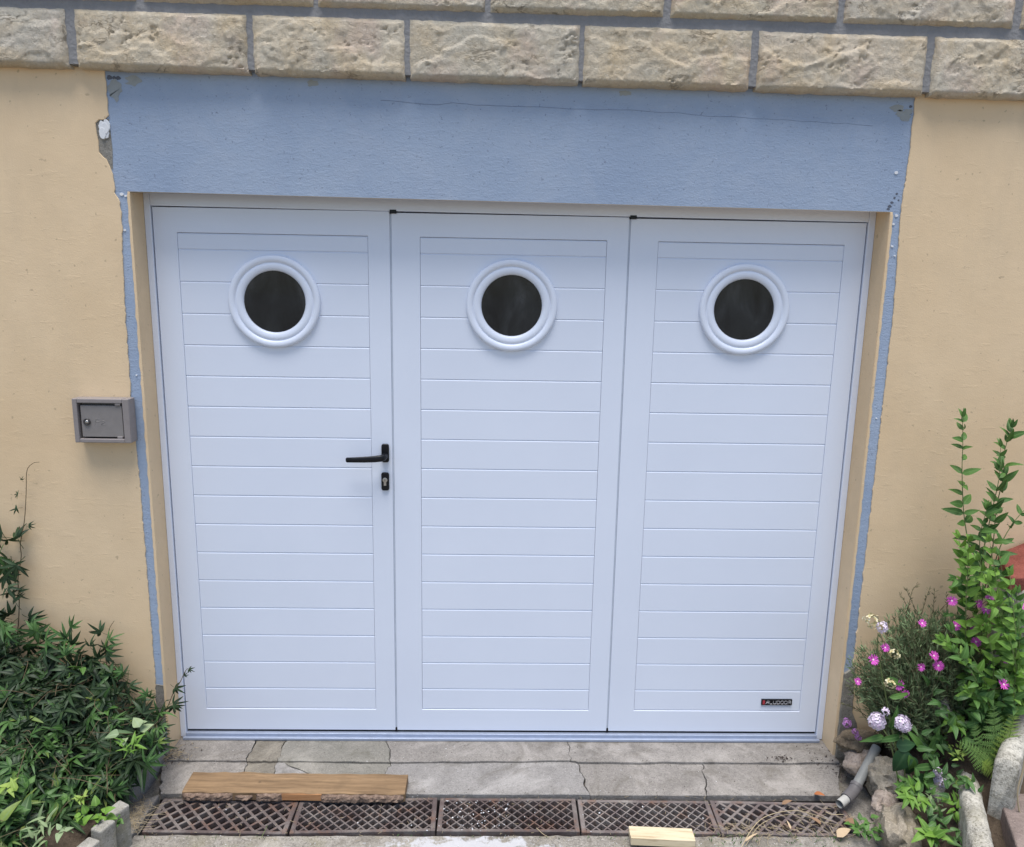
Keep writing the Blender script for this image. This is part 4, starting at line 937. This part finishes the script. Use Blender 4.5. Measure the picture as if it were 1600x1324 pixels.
keep(tag(tw.build('twigs',TWIG,None,smooth=True),kind='stuff'),fc); keep(tag(tl.build('fleshy_leaves',TWIGLEAF,None,smooth=True),kind='stuff'),fc)
tp=MB()
for (pts) in ([(1.356, -0.2, 0.482), (1.373, -0.2, 0.588), (1.38, -0.2, 0.658), (1.393, -0.2, 0.682)],[(1.435, -0.2, 0.482), (1.406, -0.2, 0.577), (1.371, -0.2, 0.647), (1.36, -0.2, 0.665)],[(1.454, -0.2, 0.506), (1.461, -0.2, 0.601), (1.458, -0.2, 0.659)],[(1.382, -0.2, 0.458), (1.338, -0.2, 0.541), (1.325, -0.2, 0.564)],[(1.338, -0.2, 0.446), (1.368, -0.2, 0.517), (1.374, -0.2, 0.576)],[(1.243, -0.22, 0.299), (1.224, -0.22, 0.371), (1.216, -0.22, 0.407)],[(1.272, -0.22, 0.348), (1.235, -0.22, 0.419), (1.22, -0.22, 0.455)],[(1.248, -0.22, 0.25), (1.211, -0.22, 0.287), (1.185, -0.22, 0.318)],[(1.265, -0.22, 0.202), (1.209, -0.22, 0.238), (1.176, -0.22, 0.25)],[(1.423, -0.2, 0.577), (1.432, -0.2, 0.636), (1.439, -0.2, 0.666)],[(1.408, -0.2, 0.518), (1.372, -0.2, 0.6), (1.344, -0.2, 0.646)],[(1.506, -0.2, 0.542), (1.508, -0.2, 0.613), (1.499, -0.2, 0.648)]):
    sp=spline(pts,4); tp.tube(sp,.0014,.0007,4)
    for q in range(2,len(sp)):
        for w in range(3): leaf_part(tp,frame(sp[q],(sp[q]-sp[q-1]).normalized()+rv(.7),rv(1)),.016,.0035,n=2)
keep(tag(tp.build('dry_tips',TWIG,None,smooth=True),kind='stuff'),fc)
def daisy(n,r,mat,seed):
    rnd=random.Random(seed); mb=MB()
    for k in range(n):
        M=Matrix.Rotation(2*math.pi*k/n+rnd.uniform(-.1,.1),4,'Z')@Matrix.Rotation(R(-14+rnd.uniform(-12,14)),4,'Y')
        vs=[];at=[];fs=[]
        for i,(t,w) in enumerate(((.08,.10),(.45,.22),(.85,.24),(1.05,.06))):
            for s_ in (-1,1): vs.append(M@Vector((r*t,s_*w*r*.42,.05*r*math.sin(t*3)))); at.append(.2+.8*t)
        for i in range(3): a=i*2; fs.append((a,a+1,a+3,a+2))
        mb.add(vs,fs,at)
    cv=[Vector((0,0,r*.22))]+[Vector((r*.2*math.cos(t*math.pi/4),r*.2*math.sin(t*math.pi/4),r*.1)) for t in range(8)]
    mb.add(cv,[(0,1+i,1+(i+1)%8) for i in range(8)],[0]*9)
    return mb.mesh('flower',mat,True)
DZ=[daisy(18,.0165,MAGENTA,s_) for s_ in range(4)]
for p in [[(1.419, -0.36, 0.697), (1.507, -0.36, 0.689), (1.533, -0.36, 0.667), (1.332, -0.36, 0.619), (1.442, -0.36, 0.611), (1.502, -0.36, 0.603), (1.221, -0.36, 0.534), (1.516, -0.36, 0.556), (1.186, -0.36, 0.491), (1.384, -0.36, 0.506), (1.346, -0.36, 0.467), (1.403, -0.36, 0.472), (1.527, -0.36, 0.442), (1.143, -0.36, 0.414), (1.28, -0.36, 0.403), (1.305, -0.36, 0.372), (1.525, -0.5, 0.485), (1.551, -0.46, 0.547), (1.588, -0.44, 0.715), (1.512, -0.4, 0.724)]][0]:
    put(random.choice(DZ),fc,frame(p,(1,random.uniform(-.3,.3),random.uniform(-.3,.3)),(random.uniform(-.5,.5),-1,random.uniform(.1,.9)))@Matrix.Scale(random.uniform(.75,1.12),4),'flower')
    sm_=MB(); sm_.tube([Vector(p)+Vector((0,.002,-.001)),Vector(p)+Vector((random.uniform(-.01,.01),.03,-.03)),Vector(p)+Vector((random.uniform(-.02,.02),.08,-.07))],.0010,.0010,4); keep(sm_.build('flower_stalk',STEMB,None,smooth=True),fc)

# phlox-like plant with pale lilac flower heads
def head(mat,n,rad,seed,fr=.0095,flat=.7):
    rnd=random.Random(seed); mb=MB()
    for k in range(n):
        t=(k+.5)/n; ph=math.acos(1-1.35*t); th=k*2.39996
        nrm=Vector((math.sin(ph)*math.cos(th),math.sin(ph)*math.sin(th),math.cos(ph)*flat)); c=nrm*rad*rnd.uniform(.85,1.12)
        F=frame(c,nrm.orthogonal(),nrm+Vector((rnd.uniform(-.3,.3),rnd.uniform(-.3,.3),0)))
        a0=rnd.uniform(0,6)
        for q in range(4):
            M=F@Matrix.Rotation(a0+q*math.pi/2,4,'Z')@Matrix.Rotation(R(rnd.uniform(-25,10)),4,'Y')
            vs=[M@Vector(v) for v in ((0,0,0),(fr*.5,-fr*.42,.001),(fr,-fr*.35,0),(fr*1.12,0,-.001),(fr,fr*.35,0),(fr*.5,fr*.42,.001))]
            mb.add(vs,[(0,1,2,3),(0,3,4,5)],[0.0,.7,1,1,1,.7])
    return mb.mesh('flower_head',mat,True)
px=thing('lilac_flower_plant','pale lilac clustered flowers on leafy stems over the drain pipe','flowering plant',(1.287, -0.38, 0.079))
for pts in ([(1.299, -0.4, 0.069), (1.256, -0.4, 0.21), (1.224, -0.4, 0.267), (1.207, -0.4, 0.285)],[(1.322, -0.4, 0.058), (1.302, -0.4, 0.175), (1.287, -0.4, 0.267)],[(1.342, -0.42, -0.022), (1.39, -0.42, 0.025), (1.421, -0.42, 0.082)],[(1.329, -0.34, 0.086), (1.268, -0.34, 0.299), (1.229, -0.34, 0.438), (1.207, -0.34, 0.524), (1.204, -0.34, 0.573)]):
    mb=MB(); mb.tube(spline(pts,6),.0026,.0016,6); keep(mb.build('stem',STEMG,None,smooth=True),px)
for (p,mat,n,rad,s_) in (((1.196, -0.41, 0.303),LILAC,40,.024,1),((1.273, -0.42, 0.301),LILAC,38,.023,2),((1.413, -0.44, 0.106),LILAC,22,.020,3),((1.398, -0.44, 0.143),LILAC,9,.012,8),((1.208, -0.35, 0.6),LILAC,11,.016,4),((1.172, -0.35, 0.622),STRAWFL,12,.022,5),((1.259, -0.35, 0.507),STRAWFL,6,.014,6),((1.246, -0.37, 0.413),STRAWFL,6,.014,7),((1.214, -0.42, 0.343),LILAC,6,.008,12)):
    put(head(mat,n,rad,s_),px,frame(p,(1,0,0),(random.uniform(-.3,.3),-.75,.8)),'flower_head')
LL=[leaf_mesh('lance_leaf',LEAF_S,.10,.026,fold=f,droop=d,n=8,shape=.6) for f,d in ((.3,.5),(.4,.9),(.2,.3))]
for (p,d,s_) in (((1.293, -0.4, 0.221),(.5,-.3,-.8),1.1),((1.307, -0.42, 0.189),(.4,-.3,-1),1.2),((1.279, -0.4, 0.244),(-.5,-.4,.1),.9),((1.227, -0.4, 0.244),(-.7,-.3,.0),.8),((1.244, -0.38, 0.369),(.6,-.3,.3),.75),((1.237, -0.36, 0.426),(.8,-.2,-.2),.8),((1.261, -0.38, 0.255),(.1,-.3,1),.9),((1.333, -0.42, 0.142),(.7,-.3,.3),.9),((1.362, -0.42, 0.084),(.7,-.3,.6),1.0),((1.387, -0.42, 0.049),(.5,-.5,-.3),.9),((1.306, -0.42, 0.107),(.3,-.6,-.8),1.0),((1.396, -0.38, 0.162),(.2,-.3,1),1.0),((1.441, -0.38, 0.138),(.7,-.3,.6),.9),((1.371, -0.38, 0.185),(-.5,-.3,.8),.9),((1.424, -0.36, 0.196),(.9,-.4,.1),.9)):
    put(random.choice(LL),px,frame(p,d,(random.uniform(-.3,.3),-1,.6))@Matrix.Scale(s_,4))
pt=thing('plantain','broad dark green ribbed leaves under the lilac flowers beside the drain pipe','plant',(1.31, -0.4, 0.069))
PL=[leaf_mesh('plantain_leaf',m_leaf('plantain_green',(.022,.065,.025),(.04,.095,.035),(.06,.12,.05),.35,.06),.095,.060,fold=.15,droop=.45,n=9,shape=.6)]
for (p,d,s_) in (((1.302, -0.41, 0.2),(-.35,-.25,-.8),1.0),((1.319, -0.4, 0.175),(.1,-.3,-1),.9),((1.308, -0.41, 0.077),(.2,-.4,-.7),.9),((1.273, -0.4, 0.21),(.7,-.3,.2),.7),((1.35, -0.4, 0.093),(.8,-.3,-.3),.8)):
    put(PL[0],pt,frame(p,d,(random.uniform(-.3,.3),-1,.5))@Matrix.Scale(s_,4))
pu=thing('purple_flower_plant','small purple flower cluster at the foot of the right jamb','flowering plant',(1.265, -0.2, 0.077))
mb=MB(); mb.tube(spline([(1.265, -0.2, 0.077),(1.244, -0.2, 0.119),(1.205, -0.21, 0.163)],5),.0018,.001,5); keep(mb.build('stem',STEMB,None,smooth=True),pu)
for (p,n,rad) in (((1.195, -0.22, 0.176),14,.014),((1.228, -0.22, 0.144),8,.009),((1.241, -0.22, 0.122),6,.008)): put(head(PURPLE,n,rad,n,.0065),pu,frame(p,(1,0,0),(-.2,-.8,.6)),'flower_head')

# fern
fn=thing('fern','light green fern with toothed fronds between the two speckled kerbs','fern',(1.617, -0.4, 0.118))
def frond(pts,w,n,mat=LEAF_F):
    sp=spline(pts,10); mb=MB(); mb.tube(sp,.0014,.0006,4)
    N=len(sp)
    for k in range(n):
        f=.12+.86*k/n; i=min(N-2,int(f*(N-1))); p=sp[i]; d=(sp[i+1]-sp[i]).normalized(); sd=d.cross(Vector((0,-.9,.45))).normalized()
        ln=w*(1-f)**.75*(.55+.45*min(1,f*4))
        for s_ in (-1,1):
            v=(sd*s_+d*.35).normalized()
            for q in range(7):                                  # toothed pinna
                t=q/7; c=p+v*(ln*(t+.05)); l2=ln*.20*(1-t*.75)
                for s2 in (-1,1): leaf_part(mb,frame(c,(d*s2+v*.5).normalized(),(0,-.9,.45)),l2*1.25,l2*.8,fold=.1,droop=.1,n=2)
            leaf_part(mb,frame(p,v,(0,-.9,.45)),ln,ln*.10,n=3,fold=.1,droop=.1)
    keep(mb.build('frond',mat,None,smooth=True),fn)
frond([(1.555, -0.48, 0.174), (1.546, -0.48, 0.253), (1.53, -0.48, 0.342), (1.515, -0.48, 0.419)],.085,17)
frond([(1.541, -0.49, 0.181), (1.5, -0.49, 0.226), (1.454, -0.49, 0.264), (1.411, -0.49, 0.286)],.060,14)
frond([(1.556, -0.49, 0.192), (1.574, -0.49, 0.282), (1.579, -0.49, 0.349), (1.59, -0.49, 0.414)],.060,14,LEAF_L)
frond([(1.494, -0.5, 0.222), (1.518, -0.5, 0.199), (1.543, -0.5, 0.166), (1.556, -0.5, 0.15)],.04,10,LEAF_L)
frond([(1.539, -0.48, 0.185), (1.49, -0.48, 0.275), (1.473, -0.48, 0.32), (1.464, -0.48, 0.346)],.04,11)
rosette('moss_sprig','yellow-green mossy sprig on the end of the low kerb','moss',(1.457, -0.45, 0.191),26,.022,.009,LEAF_L,seed=21,spread=.035)
rosette('lobed_weed','bright green lobed weed left of the fern','weed',(1.447, -0.42, 0.277),22,.038,.018,LEAF_B,seed=22,spread=.025,up=(0,-.7,.8))
rosette('rosette_weed','bright green rosette of oval leaves at the bottom edge right of the big rock','weed',(1.28, -0.62, 0.041),15,.058,.026,LEAF_B,seed=23,spread=.012,up=(0,-.5,.9),tilt=(10,60))
rosette('leafy_seedling','light green leafy seedling above the big mossy rock','weed',(1.274, -0.5, 0.074),26,.042,.018,LEAF_B,seed=24,spread=.035,up=(0,-.6,.8))
rosette('pointed_weed','pointed-leaved green weed beside the low speckled kerb','weed',(1.397, -0.55, 0.067),20,.046,.014,LEAF_B,seed=25,spread=.03,up=(0,-.6,.8))
rosette('grey_weed','greyish flowering weed between the seedling and the pointed weed','weed',(1.334, -0.52, 0.06),26,.028,.007,TWIGLEAF,seed=26,spread=.035,up=(0,-.6,.8))
rosette('dark_weed','dark green small-leaved weed on the ground right of the drain','weed',(1.146, -0.523, -0.03),46,.028,.017,LEAF_S,seed=27,spread=.042,up=(0,-.2,1),tilt=(5,75))
rosette('mid_green_weed','dense mid green weed under the bright bush near the fern','weed',(1.516, -0.42, 0.361),40,.04,.024,LEAF_S,seed=28,spread=.055,up=(0,-.7,.7))
rosette('shaded_weed','dark leafy weed in the shade beneath the lilac flower plant','weed',(1.431, -0.34, 0.147),60,.055,.022,LEAF_V,seed=29,spread=.09,up=(0,-.7,.7))
rosette('ferny_weed','dull green leafy weed filling the gap between the fern and the low kerb','weed',(1.512, -0.4, 0.246),44,.05,.021,LEAF_S,seed=41,spread=.06,up=(0,-.7,.7))
rosette('under_weed','dark green understorey weed between the magenta flowers and the fern','weed',(1.475, -0.36, 0.301),70,.05,.022,LEAF_V,seed=45,spread=.10,up=(0,-.7,.7))
rosette('rock_weed','small green weed growing in the gap between the rocks beside the drain pipe','weed',(1.321, -0.44, 0.068),26,.04,.018,LEAF_S,seed=46,spread=.045,up=(0,-.7,.7))
rosette('kerb_weed','mid green weed leaning on the left side of the low speckled kerb','weed',(1.416, -0.5, 0.12),30,.042,.018,LEAF_V,seed=47,spread=.05,up=(0,-.7,.7))
rosette('low_weed','low dark green weed in the shade under the pointed-leaved weed','weed',(1.353, -0.58, 0.008),34,.045,.018,LEAF_V,seed=42,spread=.06,up=(0,-.5,.9))
rosette('wall_weed','dark green weed growing against the rocks below the purple flowers','weed',(1.349, -0.26, 0.178),44,.045,.018,LEAF_V,seed=43,spread=.07,up=(0,-.7,.7))
rosette('edge_weed','mid green leafy weed at the right edge behind the upper speckled kerb','weed',(1.649, -0.4, 0.395),40,.05,.024,LEAF_S,seed=44,spread=.06,up=(0,-.7,.7))
# grass weeds along the drain's right front edge
gw=MB()
for i in range(170):
    x=random.uniform(.58,1.08); 
    if fbm((x*9,2,2),3)<-.05: continue
    y=-.505-random.random()**2*.05; h=random.uniform(.008,.024)
    leaf_part(gw,frame((x,y,-.044),(random.uniform(-.6,.6),random.uniform(-.6,.3),.8),rv(1)),h,.004,n=2,fold=.3,droop=.4)
for i in range(60):
    x=random.uniform(-1.15,.4); y=-.505-random.random()*.02
    leaf_part(gw,frame((x,y,-.044),(random.uniform(-.6,.6),random.uniform(-.6,.3),.8),rv(1)),random.uniform(.006,.014),.003,n=2,fold=.3,droop=.4)
tag(gw.build('low_grass',LEAF_V,smooth=True),kind='stuff')

# ================================================================== LITTER
def straw(label,pts,r=.0016,mat=STRAW,group=None):
    mb=MB(); mb.tube(spline(pts,8),r,r*.6,5); return tag(mb.build('dry_stalk',mat,smooth=True),label,'stalk',group)
Z='dry stalks lying on the last drain grate'
straw('long arched dry stalk curving over the last drain grate',[(0.726, -0.573, -0.03), (0.778, -0.501, -0.03), (0.835, -0.442, -0.03), (0.894, -0.422, -0.022), (0.959, -0.418, -0.018), (1.017, -0.434, -0.022), (1.062, -0.453, -0.03)],.0015)
straw('thinner dry stalk running just below the long arched one',[(0.745, -0.559, -0.033), (0.814, -0.474, -0.033), (0.886, -0.429, -0.033), (0.961, -0.417, -0.033), (1.032, -0.45, -0.033), (1.081, -0.467, -0.033)],.0010)
straw('bent dry stalk looping round the right end of the drain',[(1.045, -0.474, -0.035), (1.048, -0.511, -0.035), (1.086, -0.517, -0.035), (1.136, -0.488, -0.035), (1.138, -0.45, -0.035)],.0010)
straw('straight dry stalk on the corner between the last grate and the pipe',[(1.062, -0.404, -0.033), (1.078, -0.416, -0.033), (1.117, -0.416, -0.033)],.0016)
straw('short straw on the forecourt before the middle grate',[(0.099, -0.473, -0.04), (0.118, -0.499, -0.04), (0.137, -0.516, -0.04)],.0012)
straw('thin grass blade lying over the front of the first grate',[(-0.758, -0.532, -0.03), (-0.756, -0.499, -0.03), (-0.755, -0.476, -0.03)],.0011,STEMG)
def root_wire(): 
    mb=MB(); mb.tube(spline([(1.532, -0.62, 0.336), (1.534, -0.62, 0.273), (1.528, -0.62, 0.209), (1.541, -0.62, 0.144), (1.563, -0.62, 0.1), (1.563, -0.62, 0.045), (1.546, -0.62, 0.01)],8),.0028,.0022,6)
    return tag(mb.build('pale_root',STRAW,smooth=True),'pale trailing root hanging over the brown step at the right edge','root')
root_wire()
lit=MB()
for i in range(210):
    x=random.uniform(-1.12,1.0); y=random.choice((-.505+random.gauss(0,.012),-.325+random.gauss(0,.008),random.uniform(-.5,-.33))); a=random.uniform(0,6.3); L=random.uniform(.004,.018); p=Vector((x,y,-.0405)); d=Vector((math.cos(a),math.sin(a),random.uniform(-.05,.1)))
    lit.tube([p,p+d*L*.5+rv(.001),p+d*L],.0007,.0005,3)
for i in range(260):
    u=random.random(); x=.62+.53*random.random()**.7; y=-.50+random.uniform(-.03,.05)-.0*x
    if x>.95: y=random.uniform(-.52,-.36)
    a=random.uniform(0,6.3); L=random.uniform(.008,.035); p=Vector((x,y,-.041+random.random()*.008)); d=Vector((math.cos(a),math.sin(a),random.uniform(-.1,.15)))
    lit.tube([p,p+d*L*.5+rv(.002),p+d*L],.0007,.0005,3)
for i in range(90):
    x=-1.20+random.gauss(0,.03); y=-.13+random.gauss(0,.025); p=Vector((x,y,-.025+random.random()*.014)); a=random.uniform(0,6.3); d=Vector((math.cos(a),math.sin(a),.1))
    lit.tube([p,p+d*random.uniform(.01,.03)],.0008,.0006,3)
for i in range(110):
    t=random.random(); x=-1.19+random.uniform(-.05,.04); y=-.36-.16*t; p=Vector((x,y,-.030)); a=random.uniform(0,6.3)
    lit.tube(spline([p,p+Vector((math.cos(a)*.03,math.sin(a)*.03,.012)),p+Vector((math.cos(a+.6)*.06,math.sin(a+.6)*.06,.002))],3),.0007,.0005,3)
tag(lit.build('dry_litter',STRAW,smooth=True),kind='stuff')
dk=MB()
for i in range(900):
    m=random.random() if i<420 else .95
    if m<.35: x=-1.195+random.gauss(0,.03); y=-.12+random.gauss(0,.03)
    elif m<.55: x=1.02+random.gauss(0,.018); y=-.125+random.gauss(0,.010)
    elif m<.85: x=1.19+random.gauss(0,.04); y=-.16+random.gauss(0,.06)
    else:
        x=random.uniform(-1.15,1.15); y=random.choice((random.uniform(-.30,-.02),-.145+random.gauss(0,.006),-.31+random.gauss(0,.008),-.02+random.gauss(0,.006)))
    r=random.uniform(.0012,.004 if m<.85 else .002); p=Vector((x,y,(-.0295 if y>-.14 else -.0355)+r*.4+(.006*random.random() if m<.55 else 0)))
    vs=[p+rv(r)+Vector((sx,sy,sz))*r*.7 for sx,sy,sz in ((1,0,-.4),(-.6,.8,-.4),(-.6,-.8,-.4),(0,0,.8))]
    dk.add(vs,[(0,1,2),(0,3,1),(1,3,2),(2,3,0)])
tag(dk.build('dirt_crumbs',m_plain('dirt',(.075,.058,.05),.95),smooth=False),kind='stuff')
ch=MB()
for i in range(420):
    if i<150: x=random.gauss(-.10,.06); y=random.uniform(-.485,-.335); z=-.042-(.016 if random.random()<.5 else 0)
    elif i<185: x=random.uniform(-1.1,1.0); y=random.uniform(-.49,-.33); z=-.043
    else: x=random.uniform(-1.1,1.1); y=random.choice((random.uniform(-.33,-.05),random.uniform(-.56,-.50))); z=-.0365 if y<-.15 else -.030
    if i>=185 and y<-.4: z=-.042
    r=random.uniform(.001,.0034) if i<185 else random.uniform(.0006,.0018); p=Vector((x,y,z+r*.5))
    vs=[p+rv(r*.5)+Vector((sx,sy,sz))*r for sx,sy,sz in ((1,0,-.3),(-.6,.8,-.3),(-.6,-.8,-.3),(0,0,.5))]
    ch.add(vs,[(0,1,2),(0,3,1),(1,3,2),(2,3,0)])
tag(ch.build('paint_chips',CHIP),kind='stuff')
def dead(label,p,L,W,mat,a,group='dead leaves round the right end of the drain'):
    mb=MB(); leaf_part(mb,Matrix.Identity(4),L,W,fold=.35,droop=-.25,n=6,shape=.55,curl=1.5); o=mb.build('dead_leaf',mat,smooth=True)
    o.matrix_basis=frame(p,(math.cos(R(a)),math.sin(R(a)),.05),(random.uniform(-.3,.3),-.2,1)); return tag(o,label,'dead leaf',group)
dead('rust-red dead leaf on the concrete left of the pipe mouth',(1.061, -0.313, -0.032),.035,.018,RUSTLEAF,-40)
dead('pale crumpled dead leaf at the bottom edge below the pipe',(1.048, -0.523, -0.03),.05,.032,DEADP,20)
dead('largest pale brown dead leaf between the drain and the dark weed',(1.107, -0.447, -0.03),.05,.03,DEAD,-60)
dead('narrow straw-coloured dead leaf before the last grate',(0.746, -0.539, -0.036),.055,.008,DEADP,25)
dead('brown dead leaf lying on the back rim of the last grate',(0.931, -0.364, -0.035),.035,.016,DEAD,10)
dead('upright pale narrow dead leaf in the middle of the last grate',(0.914, -0.489, -0.03),.03,.007,DEADP,95)
dead('curled brown dead leaf beside the arched stalk on the last grate',(1.023, -0.462, -0.033),.035,.018,DEAD,150)
